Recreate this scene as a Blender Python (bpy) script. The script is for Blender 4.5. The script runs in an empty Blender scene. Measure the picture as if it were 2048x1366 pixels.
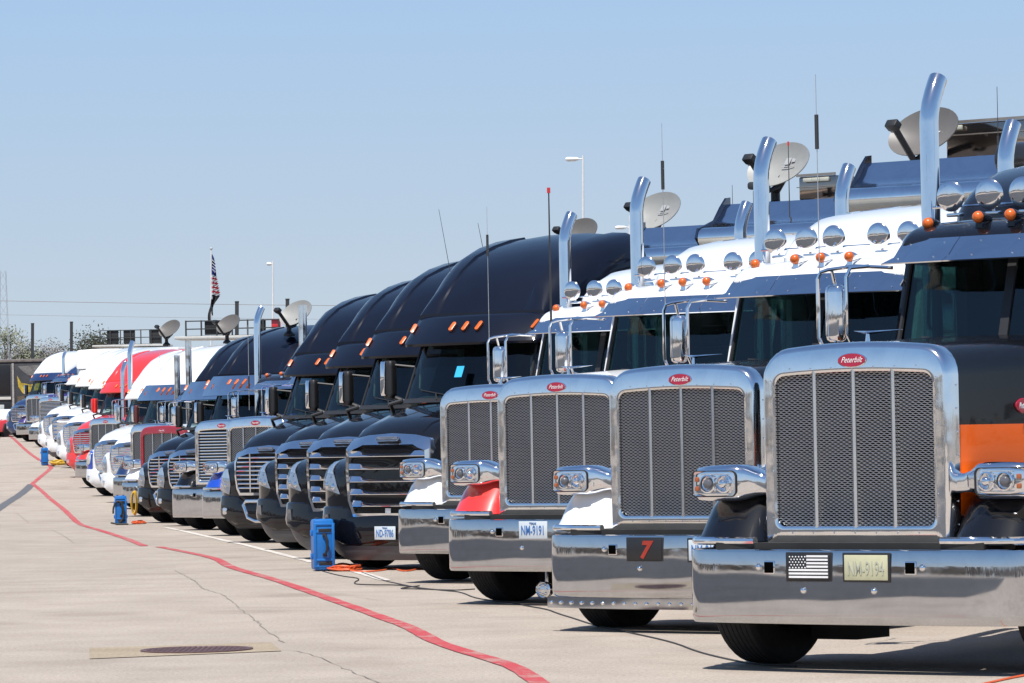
import bpy, bmesh, math, random
from mathutils import Matrix, Vector
R = math.radians
random.seed(7)
SC = bpy.context.scene
COL = SC.collection
# ------------------------------------------------------------------ camera, sky, sun, exposure
cam_d = bpy.data.cameras.new('camera'); cam = bpy.data.objects.new('camera', cam_d); COL.objects.link(cam)
cam_d.sensor_width = 36.0; cam_d.lens = 36.0*7826.85/2048.0
cam_d.clip_start = 0.5; cam_d.clip_end = 6000
cam.matrix_world = Matrix.Translation((0, 0, 1.4746)) @ Matrix.Rotation(R(90+1.4014), 4, 'X') @ Matrix.Rotation(R(-1.0675), 4, 'Z')
SC.camera = cam
SUN = Vector((-.17, -.466, 1)).normalized()
world = bpy.data.worlds.new('World'); SC.world = world; world.use_nodes = True
nt = world.node_tree; bg = nt.nodes['Background']
sky = nt.nodes.new('ShaderNodeTexSky'); sky.sky_type = 'NISHITA'; sky.sun_disc = False
sky.sun_elevation = math.asin(SUN.z); sky.sun_rotation = math.atan2(SUN.x, SUN.y)
sky.air_density = 1.0; sky.dust_density = 0.6; sky.ozone_density = 4.0; sky.altitude = 0
tcw = nt.nodes.new('ShaderNodeTexCoord'); sxw = nt.nodes.new('ShaderNodeSeparateXYZ'); nt.links.new(tcw.outputs['Generated'], sxw.inputs[0])
rw = nt.nodes.new('ShaderNodeValToRGB'); nt.links.new(sxw.outputs[2], rw.inputs[0])       # hazy blue near the horizon, all the way round
for i_, (p_, c_) in enumerate(((0.0, (5.35, 6.2, 6.95)), (.03, (5.1, 6.05, 7.0)), (.11, (3.8, 5.5, 7.75)), (.30, (2.0, 3.6, 6.3)), (.80, (1.05, 2.1, 4.6)))):
    if i_ > 1: rw.color_ramp.elements.new(.5)
    rw.color_ramp.elements[i_].position = p_; rw.color_ramp.elements[i_].color = (*c_, 1)
fw_ = nt.nodes.new('ShaderNodeMapRange'); fw_.inputs[1].default_value = .35; fw_.inputs[2].default_value = 1.3; nt.links.new(sxw.outputs[2], fw_.inputs[0])
mw = nt.nodes.new('ShaderNodeMix'); mw.data_type = 'RGBA'; nt.links.new(fw_.outputs[0], mw.inputs['Factor']); nt.links.new(rw.outputs[0], mw.inputs['A']); nt.links.new(sky.outputs[0], mw.inputs['B'])
nt.links.new(mw.outputs['Result'], bg.inputs[0]); bg.inputs[1].default_value = 0.085
sd = bpy.data.lights.new('sun', 'SUN'); sun = bpy.data.objects.new('sun', sd); COL.objects.link(sun)
sd.energy = 4.9; sd.angle = R(.53); sd.color = (1, .96, .9)
sun.rotation_euler = SUN.to_track_quat('Z', 'Y').to_euler(); sun.location = (0, 0, 60)
SC.view_settings.view_transform = 'Standard'; SC.view_settings.look = 'None'
SC.view_settings.exposure = 0.32; SC.view_settings.gamma = 1.0; SC.view_settings.use_curve_mapping = False

# ------------------------------------------------------------------ materials
def mat(name): 
    m = bpy.data.materials.new(name); m.use_nodes = True
    return m, m.node_tree, m.node_tree.nodes['Principled BSDF']
def setp(b, **k):
    for n, v in k.items():
        s = b.inputs[n.replace('_', ' ')]
        s.default_value = (*v, 1) if isinstance(v, tuple) and len(v) == 3 else v
def noise(nt, scale, detail=4, rough=.6, coord='Object', vec=None, dist=0):
    n = nt.nodes.new('ShaderNodeTexNoise'); n.inputs['Scale'].default_value = scale
    n.inputs['Detail'].default_value = detail; n.inputs['Roughness'].default_value = rough; n.inputs['Distortion'].default_value = dist
    if vec is None:
        t = nt.nodes.new('ShaderNodeTexCoord'); vec = t.outputs[coord]
    nt.links.new(vec, n.inputs['Vector']); return n
def ramp(nt, fac, stops):
    r = nt.nodes.new('ShaderNodeValToRGB'); e = r.color_ramp.elements
    while len(e) < len(stops): e.new(.5)
    for i, (p, c) in enumerate(stops): e[i].position = p; e[i].color = (*c, 1) if len(c) == 3 else c
    nt.links.new(fac, r.inputs[0]); return r
def bump(nt, b, h, strength, dist=.01):
    k = nt.nodes.new('ShaderNodeBump'); k.inputs['Strength'].default_value = strength; k.inputs['Distance'].default_value = dist
    nt.links.new(h, k.inputs['Height']); nt.links.new(k.outputs[0], b.inputs['Normal'])
MC = {}
def plain(name, col, rough=.5, metal=0.0, coat=0.0, var=.12, scale=6, bmp=0.0, spec=.5, coat_r=.03):
    if name in MC: return MC[name]
    m, t, b = mat(name); setp(b, Roughness=rough, Metallic=metal)
    b.inputs['Coat Weight'].default_value = coat; b.inputs['Coat Roughness'].default_value = coat_r
    b.inputs['Specular IOR Level'].default_value = spec
    n = noise(t, scale, 5)
    lo = tuple(c*(1-var) for c in col); hi = tuple(min(1, c*(1+var*.6)) for c in col)
    r = ramp(t, n.outputs[0], [(.3, lo), (.7, hi)]); t.links.new(r.outputs[0], b.inputs['Base Color'])
    if bmp: bump(t, b, n.outputs[0], bmp)
    MC[name] = m; return m
def metal(name, col, rough, wav=.0, wscale=3., rvar=.03):
    if name in MC: return MC[name]
    m, t, b = mat(name); setp(b, Base_Color=col, Metallic=1.0)
    n = noise(t, 9, 5); 
    r = ramp(t, n.outputs[0], [(.3, (rough,)*3), (.75, (rough+rvar,)*3)]); t.links.new(r.outputs[0], b.inputs['Roughness'])
    tc = t.nodes.new('ShaderNodeTexCoord'); mp = t.nodes.new('ShaderNodeMapping'); mp.inputs['Scale'].default_value = (2.2, 2.2, 1.6); t.links.new(tc.outputs['Object'], mp.inputs[0])
    du = noise(t, 2.2, 6, .7, vec=mp.outputs[0], dist=.8); dr = ramp(t, du.outputs[0], [(.38, tuple(c*.93 for c in col)), (.56, col)]); t.links.new(dr.outputs[0], b.inputs['Base Color'])
    if wav:
        n2 = noise(t, wscale, 1.5, .4); bump(t, b, n2.outputs[0], wav, .05)
    MC[name] = m; return m
def paint(name, col, rough=.35, coat=1.0, var=.05, spec=.35): return plain(name, col, rough, 0, coat, var, 2.5, 0, spec)
CHROME = metal('chrome', (.84, .85, .87), .03, .10, 2.6)
CHROME_S = metal('chrome_small', (.86, .87, .89), .04)
BUMP_M = metal('bumper_chrome', (.58, .59, .61), .03, .11, 1.3)
ALU = metal('polished_aluminium', (.91, .91, .91), .07, .05, 6, .05)
VISOR_M = metal('visor_steel', (.76, .78, .82), .07, .02, 1.2)
WING_M = metal('wing_aluminium', (.78, .80, .84), .10, .03, 1.5)
WIRE = metal('mesh_wire', (.40, .40, .40), .34); BARM = metal('grille_bar_steel', (.78, .78, .77), .24)
SILVER = plain('reflector_silver', (.78, .79, .80), .22, .85, .3, .06)
WHITE = paint('white_paint', (.80, .80, .79)); RED = paint('red_paint', (.62, .025, .03)); DRED = paint('deep_red_paint', (.28, .02, .03))
CORAL = paint('bright_red_paint', (.70, .035, .03))
BLACK = paint('black_paint', (.004, .0045, .007), .5, 1.0, .05, .05); NAVY = paint('navy_black_paint', (.006, .008, .016), .5, .8, .05, .1)
DOME_B = plain('satin_black_fairing', (.005, .007, .016), .42, 0, .62, .2, 1.5, 0, .08, .06)
BLUE = paint('blue_paint', (.01, .06, .42)); DBLUE = paint('dark_blue_paint', (.012, .03, .10)); PURPLE = paint('purple_paint', (.05, .03, .16))
GREYV = plain('grey_valance', (.09, .09, .095), .38, 0, 0, .15, 3)
DARK = plain('dark_plastic', (.018, .018, .02), .5, 0, 0, .2)
PITCH = plain('chassis_black', (.012, .012, .012), .75, 0, 0, .3)
RUB = plain('rubber', (.016, .016, .017), .82, 0, 0, .35, 22, .25)
AMBER = plain('amber_lens', (.62, .12, .012), .30, 0, .25, .3, 60)
REDL = plain('red_lens', (.55, .02, .02), .15, 0, .6, .1)
EMBR = plain('emblem_red', (.33, .010, .03), .3, 0, .6, .08)
WTXT = plain('white_lettering', (.78, .78, .78), .4); BTXT = plain('blue_lettering', (.05, .16, .42), .5); RTXT = plain('red_lettering', (.33, .035, .02), .4)
FTXT = plain('faded_lettering', (.42, .43, .34), .6)
PLW = plain('plate_white', (.56, .62, .66), .4, 0, .2, .05); PLY = plain('plate_faded_yellow', (.50, .49, .32), .5, 0, 0, .10, 14); PLB = plain('plate_black', (.02, .02, .022), .35)
INT_D = plain('cab_trim_dark', (.035, .037, .04), .7, 0, 0, .2); INT_L = plain('cab_trim_pale', (.30, .33, .30), .6, 0, 0, .1)
STK = plain('sticker_blue', (.04, .42, .75), .4)
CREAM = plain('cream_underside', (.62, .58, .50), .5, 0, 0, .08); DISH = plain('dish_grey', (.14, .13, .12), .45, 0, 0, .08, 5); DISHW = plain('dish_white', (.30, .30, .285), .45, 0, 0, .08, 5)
TANP = metal('tan_polished_panel', (.40, .33, .28), .09, .35, 2.2)
POLE = plain('pole_white', (.62, .63, .64), .45); POLED = plain('pole_dark', (.03, .032, .034), .6); GALV = plain('galvanised', (.45, .46, .47), .5, .6)
BOXB = plain('case_blue', (.008, .145, .47), .42, 0, .1, .12, 9, .08); ORANGE = plain('cable_orange', (.75, .12, .03), .5, 0, 0, .1); YEL = plain('hose_yellow', (.62, .38, .03), .5, 0, 0, .12)
CABLE = plain('cable_black', (.03, .028, .026), .6); FLR = plain('flag_red', (.55, .03, .06), .8); FLW = plain('flag_white', (.75, .75, .75), .8); FLB = plain('flag_blue', (.03, .05, .22), .8); FLK = plain('flag_black', (.02, .02, .025), .8)
def two_tone(name, zsplit, top, bot):
    m, t, b = mat(name); setp(b, Roughness=.4); b.inputs['Specular IOR Level'].default_value = .1; b.inputs['Coat Weight'].default_value = .6; b.inputs['Coat Roughness'].default_value = .03
    tc = t.nodes.new('ShaderNodeTexCoord'); sx = t.nodes.new('ShaderNodeSeparateXYZ'); t.links.new(tc.outputs['Object'], sx.inputs[0])
    g = t.nodes.new('ShaderNodeMath'); g.operation = 'GREATER_THAN'; g.inputs[1].default_value = zsplit; t.links.new(sx.outputs[2], g.inputs[0])
    mx = t.nodes.new('ShaderNodeMix'); mx.data_type = 'RGBA'; mx.inputs['A'].default_value = (*bot, 1); mx.inputs['B'].default_value = (*top, 1)
    t.links.new(g.outputs[0], mx.inputs['Factor']); t.links.new(mx.outputs['Result'], b.inputs['Base Color'])
    MC[name] = m; return m
HOODO = two_tone('black_over_orange', 1.50, (.004, .004, .005), (.95, .135, .004))
HOODR = two_tone('white_over_red', 1.35, (.78, .78, .77), (.62, .03, .03))
def glass(name, tint, fres=.5):
    m, t, b = mat(name); t.nodes.remove(b); out = t.nodes['Material Output']
    tr = t.nodes.new('ShaderNodeBsdfTransparent'); tr.inputs[0].default_value = (*tint, 1)
    gl = t.nodes.new('ShaderNodeBsdfGlossy'); gl.inputs['Roughness'].default_value = .015; gl.inputs[0].default_value = (.95, .97, 1, 1)
    lw = t.nodes.new('ShaderNodeLayerWeight'); lw.inputs[0].default_value = .5; pw = t.nodes.new('ShaderNodeMath'); pw.operation = 'POWER'; pw.inputs[1].default_value = 5; t.links.new(lw.outputs['Facing'], pw.inputs[0])
    fr = t.nodes.new('ShaderNodeMath'); fr.operation = 'MULTIPLY_ADD'; fr.inputs[1].default_value = .95; fr.inputs[2].default_value = .05; t.links.new(pw.outputs[0], fr.inputs[0])
    mx = t.nodes.new('ShaderNodeMixShader'); t.links.new(fr.outputs[0], mx.inputs[0]); t.links.new(tr.outputs[0], mx.inputs[1]); t.links.new(gl.outputs[0], mx.inputs[2])
    t.links.new(mx.outputs[0], out.inputs[0]); MC[name] = m; return m
GLASS = glass('windshield_glass', (.36, .50, .49)); LENS = glass('clear_lens', (.93, .95, .97))

def concrete(name, base, tint):
    m, t, b = mat(name); tc = t.nodes.new('ShaderNodeTexCoord'); P = tc.outputs['Object']
    mp = t.nodes.new('ShaderNodeMapping'); mp.inputs['Scale'].default_value = (.10, .035, 1); mp.inputs['Rotation'].default_value = (0, 0, R(20)); t.links.new(P, mp.inputs[0])
    big = noise(t, 1.0, 5, .6, vec=mp.outputs[0], dist=.6)
    mid = noise(t, 1.1, 6, .65, vec=P); fine = noise(t, 38, 4, .75, vec=P); grit = noise(t, 150, 2, .6, vec=P)
    c1 = ramp(t, big.outputs[0], [(.25, tuple(x*.90 for x in base)), (.5, base), (.75, tint)])
    c2 = ramp(t, mid.outputs[0], [(.28, (.86, .85, .84)), (.62, (1.03, 1.03, 1.03))])
    c3 = ramp(t, fine.outputs[0], [(.30, (.62, .61, .60)), (.5, (1, 1, 1)), (.72, (1.2, 1.2, 1.19))])
    st = noise(t, .42, 5, .55, vec=P, dist=1.2); c5 = ramp(t, st.outputs[0], [(.34, (.88, .87, .86)), (.46, (.98, .98, .98)), (.7, (1.04, 1.035, 1.03))])
    vo = t.nodes.new('ShaderNodeTexVoronoi'); vo.inputs['Scale'].default_value = .33; t.links.new(P, vo.inputs['Vector'])
    vn = t.nodes.new('ShaderNodeMath'); vn.operation = 'MULTIPLY_ADD'; vn.inputs[1].default_value = -.22; t.links.new(mid.outputs[0], vn.inputs[0]); t.links.new(vo.outputs['Distance'], vn.inputs[2])
    c6 = ramp(t, vn.outputs[0], [(.0, (.84, .83, .82)), (.05, (.95, .945, .94)), (.10, (1, 1, 1))])
    c4 = ramp(t, grit.outputs[0], [(.30, (.70, .70, .70)), (.55, (1.06, 1.06, 1.06))])
    prev = c1.outputs[0]
    for c in (c2, c3, c4, c5, c6):
        mx = t.nodes.new('ShaderNodeMix'); mx.data_type = 'RGBA'; mx.blend_type = 'MULTIPLY'; mx.inputs['Factor'].default_value = 1
        t.links.new(prev, mx.inputs['A']); t.links.new(c.outputs[0], mx.inputs['B']); prev = mx.outputs['Result']
    t.links.new(prev, b.inputs['Base Color']); setp(b, Roughness=.9); b.inputs['Specular IOR Level'].default_value = .25
    bump(t, b, fine.outputs[0], .35, .01); MC[name] = m; return m
CONC = concrete('concrete', (.405, .348, .294), (.44, .378, .318))
TANC = concrete('tan_concrete', (.38, .31, .225), (.42, .345, .25))
ASPH = concrete('asphalt', (.075, .075, .08), (.095, .095, .10))
def worn(name, col, under, cov=.42):
    m, t, b = mat(name); n = noise(t, 26, 6, .75); n2 = noise(t, 3, 3, .6)
    ad = t.nodes.new('ShaderNodeMath'); ad.operation = 'ADD'; t.links.new(n.outputs[0], ad.inputs[0]); t.links.new(n2.outputs[0], ad.inputs[1])
    r = ramp(t, ad.outputs[0], [(cov, under), (min(.99, cov+.11), col), (1.0, tuple(min(1, c*1.1) for c in col))])
    r.color_ramp.elements[0].position = cov*1.0
    t.links.new(r.outputs[0], b.inputs['Base Color']); setp(b, Roughness=.75); MC[name] = m; return m
REDP = worn('red_line_paint', (.40, .045, .050), (.40, .20, .17), .88); WHP = worn('white_line_paint', (.56, .52, .47), (.48, .42, .36), .90); GRYP = worn('grey_line_paint', (.10, .10, .105), (.25, .23, .21), .60)
CRACK = plain('crack_dark', (.27, .235, .20), .9, 0, 0, .3, 20); IRON = plain('iron_cover', (.15, .085, .080), .55, .3, 0, .3, 30, .2)
def foliage(name, a, b_, c):
    m, t, b = mat(name); n = noise(t, .8, 4); n2 = noise(t, 7, 3)
    r = ramp(t, n.outputs[0], [(.3, a), (.55, b_), (.75, c)]); t.links.new(r.outputs[0], b.inputs['Base Color']); setp(b, Roughness=.8)
    b.inputs['Specular IOR Level'].default_value = .2
    MC[name] = m; return m
LEAF_G = foliage('hazed_spring_leaves', (.17, .18, .125), (.20, .21, .145), (.24, .25, .17)); LEAF_B = foliage('hazed_bare_twigs', (.27, .25, .235), (.30, .28, .26), (.34, .315, .29))  # leaf and twig colours lightened and greyed, distance haze put into the colour
BARK = plain('bark', (.10, .08, .065), .9, 0, 0, .3, 12, .3)

# ------------------------------------------------------------------ geometry helpers
class MB:
    def __init__(s): s.v = []; s.f = []
    def add(s, vs, fs):
        o = len(s.v); s.v += [tuple(v) for v in vs]; s.f += [tuple(i+o for i in f) for f in fs]; return s
    def loft(s, secs, caps=(True, True), closed=True):
        n = len(secs[0]); vs = [p for sec in secs for p in sec]; fs = []
        for i in range(len(secs)-1):
            for j in range(n if closed else n-1):
                k = (j+1) % n; fs.append((i*n+j, i*n+k, (i+1)*n+k, (i+1)*n+j))
        if caps[0]: fs.append(tuple(range(n))[::-1])
        if caps[1]: fs.append(tuple((len(secs)-1)*n+j for j in range(n)))
        return s.add(vs, fs)
    def box(s, x0, x1, y0, y1, z0, z1):
        return s.loft([[(x0, y0, z0), (x1, y0, z0), (x1, y1, z0), (x0, y1, z0)], [(x0, y0, z1), (x1, y0, z1), (x1, y1, z1), (x0, y1, z1)]])
    def rbox(s, x0, x1, y0, y1, z0, z1, r=.02, n=2):
        cx, cy = (x0+x1)/2, (y0+y1)/2; secs = []
        for k in range(n+1):
            a = k/n*math.pi/2; d = r*(1-math.sin(a)); z = z0+r*(1-math.cos(a)); secs.append((d, z))
        for k in range(n+1):
            a = math.pi/2-k/n*math.pi/2; d = r*(1-math.sin(a)); z = z1-r*(1-math.cos(a)); secs.append((d, z))
        L = []
        for d, z in secs:
            rr = max(r-d, .0005)
            L.append([(cx+a, cy+b, z) for a, b in rrect((x1-x0)/2-d, (y1-y0)/2-d, rr, n)])
        return s.loft(L)
    def tube(s, pts, r, n=8, caps=True, rs=None):
        pts = [Vector(p) for p in pts]; secs = []; up = None
        for i, p in enumerate(pts):
            t = (pts[min(i+1, len(pts)-1)]-pts[max(i-1, 0)]).normalized()
            if up is None:
                up = Vector((0, 0, 1)) if abs(t.z) < .9 else Vector((0, 1, 0))
            a = t.cross(up).normalized(); b = a.cross(t).normalized(); up = b
            rr = rs[i] if rs else r
            secs.append([p+a*math.cos(2*math.pi*k/n)*rr+b*math.sin(2*math.pi*k/n)*rr for k in range(n)])
        return s.loft(secs, (caps, caps))
    def lathe(s, prof, o=(0, 0, 0), axis='y', n=24, caps=(True, True)):
        secs = []
        for r, h in prof:
            r = max(r, 1e-4); ring = []
            for k in range(n):
                a = 2*math.pi*k/n; c, d = math.cos(a)*r, math.sin(a)*r
                ring.append({'y': (o[0]+c, o[1]+h, o[2]+d), 'x': (o[0]+h, o[1]+c, o[2]+d), 'z': (o[0]+c, o[1]+d, o[2]+h)}[axis])
            secs.append(ring)
        return s.loft(secs, caps)
    def ball(s, o, r, sx=1, sy=1, sz=1, n=12):
        prof = [(math.sin(math.pi*k/8), -math.cos(math.pi*k/8)) for k in range(9)]
        L = [[(o[0]+r*sx*a*math.cos(2*math.pi*j/n), o[1]+r*sy*a*math.sin(2*math.pi*j/n), o[2]+r*sz*h) for j in range(n)] for a, h in [(max(a, .001), h) for a, h in prof]]
        return s.loft(L)
    def prism(s, pts, off):      # closed polygon of 3D points, extruded by vector off
        off = Vector(off); return s.loft([[Vector(p) for p in pts], [Vector(p)+off for p in pts]])
    def grid(s, rows):
        n = len(rows[0]); return s.add([p for r in rows for p in r], [(i*n+j, i*n+j+1, (i+1)*n+j+1, (i+1)*n+j) for i in range(len(rows)-1) for j in range(n-1)])
    def mesh(s, name, m, sharp=35, fixn=True):
        me = bpy.data.meshes.new(name); me.from_pydata(s.v, [], s.f); me.materials.append(m)
        if fixn:
            bm = bmesh.new(); bm.from_mesh(me); bmesh.ops.recalc_face_normals(bm, faces=bm.faces); bm.to_mesh(me); bm.free()
        if sharp:
            me.polygons.foreach_set('use_smooth', [True]*len(me.polygons)); me.set_sharp_from_angle(angle=R(sharp))
        return me
def rrect(hw, hh, r, n=4):
    r = min(r, hw-1e-4, hh-1e-4); out = []
    for cx, cy, a0 in ((hw-r, hh-r, 0), (-hw+r, hh-r, 90), (-hw+r, -hh+r, 180), (hw-r, -hh+r, 270)):
        for k in range(n+1):
            a = R(a0+90*k/n); out.append((cx+r*math.cos(a), cy+r*math.sin(a)))
    return out
def obj(name, me, parent=None, loc=None, kind=None, rot=None):
    o = bpy.data.objects.new(name, me); COL.objects.link(o)
    if parent is not None: o.parent = parent
    if loc is not None: o.location = loc
    if rot is not None: o.rotation_euler = rot
    if kind: o['kind'] = kind
    return o
def tag(o, label, cat, group=None):
    o['label'] = label; o['category'] = cat
    if group: o['group'] = group
    return o
def thing(name, loc, label, cat, group=None, rz=0):
    o = bpy.data.objects.new(name, None); COL.objects.link(o); o.location = loc; o.rotation_euler = (0, 0, rz); o.empty_display_size = .3
    return tag(o, label, cat, group)
CACHE = {}
def cm(key, fn, m, sharp=35):           # mesh shared by every alike piece
    k = (key, m.name)
    if k not in CACHE: CACHE[k] = fn(MB()).mesh(key, m, sharp)
    return CACHE[k]
def text_mesh(body, size, m, shear=0, ext=.002, bold=0, xs=1.0):
    k = ('text', body, size, m.name, shear, xs)
    if k in CACHE: return CACHE[k]
    c = bpy.data.curves.new('lettering', 'FONT'); c.body = body; c.size = size; c.extrude = ext; c.shear = shear; c.offset = bold
    c.align_x = 'CENTER'; c.align_y = 'CENTER'; c.resolution_u = 3
    o = bpy.data.objects.new('lettering', c); me = bpy.data.meshes.new_from_object(o); bpy.data.objects.remove(o); bpy.data.curves.remove(c)
    me.transform(Matrix(((xs, 0, 0, 0), (0, 0, -1, 0), (0, 1, 0, 0), (0, 0, 0, 1)))); me.materials.clear(); me.materials.append(m)
    CACHE[k] = me; return me
KN = [(-400, 0), (40, 0), (46, -.03), (62, -.10), (73, -.12), (83, -.19), (90, -.12), (97, 0), (109, .13), (117, .3), (125, .6), (133, .82), (145, 1.1), (172, 1.75), (185, 1.95), (200, 2.2), (240, 2.4), (3000, 2.4)]
def g0(y):
    for (a, za), (b, zb) in zip(KN, KN[1:]):
        if y <= b: return za+(zb-za)*(y-a)/(b-a)
    return 2.4
GY = [-400, 0, 20]+[22+.5*i for i in range(40)]+[42+i for i in range(210)]+[260, 400, 700, 1200, 3000]
GZ = [sum(g0(y+d) for d in (-3, -1.5, 0, 1.5, 3))/5 if 36 < y < 250 else g0(y) for y in GY]
import bisect
def g(y):
    i = max(1, min(bisect.bisect(GY, y), len(GY)-1)); a, b = GY[i-1], GY[i]
    return GZ[i-1]+(GZ[i]-GZ[i-1])*(y-a)/(b-a)

# ------------------------------------------------------------------ ground and markings
gm = MB().grid([[(x, y, g(y)) for x in (-1500, -60, -20, 0, 20, 60, 1500)] for y in GY]).mesh('ground', CONC, 0)
obj('ground', gm, kind='structure')
am = MB().grid([[(x0, y, g(y)+.004) for x0 in (-60, min(-3.4, -.134*y-.7))] for y in [-80, -40, 0]+[22+2*i for i in range(20)]]).mesh('asphalt_lane', ASPH, 0)
obj('asphalt_lane', am, kind='structure')
def densify(pts, step=.5):
    out = []
    for a, b in zip(pts, pts[1:]):
        d = math.dist(a, b); k = max(1, int(d/step))
        for i in range(k): out.append(tuple(a[j]+(b[j]-a[j])*i/k for j in range(2)))
    out.append(tuple(pts[-1])); return out
def smooth2(pts, it=2):
    for _ in range(it):
        q = [pts[0]]
        for a, b in zip(pts, pts[1:]): q += [(a[0]*.75+b[0]*.25, a[1]*.75+b[1]*.25), (a[0]*.25+b[0]*.75, a[1]*.25+b[1]*.75)]
        pts = q+[pts[-1]]
    return pts
def strip(mb, pts, w, h=.005, jit=0, seed=1, horiz=False):
    rnd = random.Random(seed); rows = []
    for i, p in enumerate(pts):
        a, b = pts[max(i-1, 0)], pts[min(i+1, len(pts)-1)]
        dx, dy = b[0]-a[0], b[1]-a[1]; L = math.hypot(dx, dy) or 1
        nx, ny = -dy/L, dx/L
        ww = w*(1+jit*(rnd.random()-.5))/2
        rows.append([(p[0]-nx*ww, p[1]-ny*ww, g(p[1]-ny*ww)+h), (p[0]+nx*ww, p[1]+ny*ww, g(p[1]+ny*ww)+h)])
    return mb.grid(rows)
RL1 = [(0.22, 21.5), (0.14, 23.25), (0.08, 24.0), (0.0, 24.95), (-0.12, 25.75), (-0.33, 26.85), (-0.58, 28.3), (-0.71, 29.5), (-0.87, 30.9), (-1.05, 32.0), (-1.39, 34.25), (-1.77, 36.65), (-2.15, 39.15), (-2.71, 42.85), (-3.12, 45.3), (-3.52, 47.85), (-3.9, 51.3), (-4.35, 53.9), (-5.41, 59.4)]
RL2 = [(-5.7, 60.1), (-6.38, 64.75), (-7.58, 72.05), (-8.91, 80.45), (-10.39, 91.1), (-11.82, 100.35), (-13.49, 111.85), (-14.53, 118.0)]
RL3 = [(-14.53, 118.0), (-15.3, 129.5), (-15.67, 132.15), (-17.49, 142.95), (-20.38, 161.7), (-24.87, 192.3)]
rm = MB()
for k, (pl, w) in enumerate(((RL1, .125), (RL2, .13), (RL3, .14))): strip(rm, densify(smooth2(pl, 2 if k < 2 else 1), .6), w, .006, .18, k)
o = obj('red_line', rm.mesh('red_line', REDP, 0), kind='structure')
obj('grey_line', strip(MB(), densify([(-14.50, 117.6), (-13.55, 106.5), (-12.64, 96.15), (-11.9, 87.5)], .6), .26, .0055, .15, 9).mesh('grey_line', GRYP, 0), kind='structure')
wm = MB(); strip(wm, densify([(-6.75, 75.4), (-6.05, 71.2), (-4.13, 59.7), (-2.54, 48.95)], .8), .11, .005, .3, 4); strip(wm, densify([(-1.86, 44.9), (-1.37, 41.2)], .6), .12, .005, .3, 5)
obj('white_line', wm.mesh('white_line', WHP, 0), kind='structure')
ck = MB(); CR = [[(-4.05, 46.45), (-3.43, 41.95), (-3.16, 39.55), (-2.89, 38.25), (-2.44, 34.6), (-2.16, 32.4), (-1.9, 30.15), (-1.79, 29.3), (-1.72, 28.75)], [(-1.68, 27.7), (-1.56, 27.55), (-1.39, 26.9), (-1.22, 25.9), (-1.08, 25.1), (-0.84, 23.8), (-.6, 22.2)],
      [(-8.86, 74.85), (-8.12, 70.0), (-7.15, 63.4)], [(-11.66, 91.75), (-10.43, 83.95)], [(-2.3, 40), (-1.2, 35.6), (-.4, 34.7), (.2, 33.1)], [(-4.6, 36.5), (-3.2, 35.9), (-1.6, 35.4), (-.4, 34.8)]]
for k, pl in enumerate(CR):
    rnd = random.Random(k); q = [(x+rnd.uniform(-.016, .016), y+rnd.uniform(-.03, .03)) for x, y in densify(pl, .22)]
    strip(ck, q, .0075 if k < 4 else .005, .005, 1.2, k)
obj('crack', ck.mesh('crack', CRACK, 0), kind='structure')
pad = MB().grid([[(-3.11, 28.45, .005), (-1.81, 28.75, .005)], [(-2.95, 27.0, .005), (-1.66, 27.55, .005)]]).mesh('concrete_pad', TANC, 0)
obj('concrete_pad', pad, kind='structure')
mh = thing('manhole_cover', (-2.28, 27.85, 0), 'round rusty brown iron manhole cover set in a tan concrete pad', 'manhole cover')
obj('rim', MB().lathe([(.40, .005), (.40, .014), (.365, .014), (.36, .008)], (0, 0, 0), 'z', 40, (False, True)).mesh('rim', IRON), mh)
tm = MB()
for i in range(-9, 10):
    for j in range(-9, 10):
        x, y = i*.038, j*.038
        if math.hypot(x, y) < .345: tm.box(x-.012, x+.012, y-.012, y+.012, .007, .013)
obj('raised_stud', tm.mesh('raised_stud', IRON, 0), mh, kind='stuff')

# ------------------------------------------------------------------ shared truck pieces (truck frame: x = truck's left, y = backward, z = up)
TH = R(36.4187)
def wheel(root, x, y, r, w, side, rimm):
    t = obj('wheel', cm('wheel%.2f%.2f%d' % (r, w, side), lambda b: b.lathe([(r*.30, -w/2+.03), (r*.56, -w/2+.02)] if 0 else [(r*.12, -.02*side), (r*.34, -.03*side), (r*.34, side*w*.30), (r*.12, side*w*.34)], (0, 0, 0), 'x', 20), rimm), root, (x, y, r))
    def ty(b):
        prof = [(r*.57, -w*.40), (r*.62, -w*.47), (r*.80, -w/2), (r*.94, -w*.49), (r*.985, -w*.44)]
        for k in range(-3, 4):
            c = k*w*.118; gp = .008
            prof += [(r, c-w*.05), (r, c+w*.05), (r-.014, c+w*.052), (r-.014, c+w*.066)]
        prof = prof[:-2]+[(r*.985, w*.44), (r*.94, w*.49), (r*.80, w/2), (r*.62, w*.47), (r*.57, w*.40)]
        return b.lathe(prof, (0, 0, 0), 'x', 48, (False, False))
    obj('tyre', cm('tyre%.2f%.2f' % (r, w), ty, RUB, 25), t)
    obj('rim', cm('rim%.2f%.2f%d' % (r, w, side), lambda b: b.lathe([(r*.57, side*w*.42), (r*.55, side*w*.40), (r*.52, side*w*.15), (r*.20, side*w*.22), (r*.19, side*w*.40), (r*.02, side*w*.42)], (0, 0, 0), 'x', 28, (False, True)), rimm), t)
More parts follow.
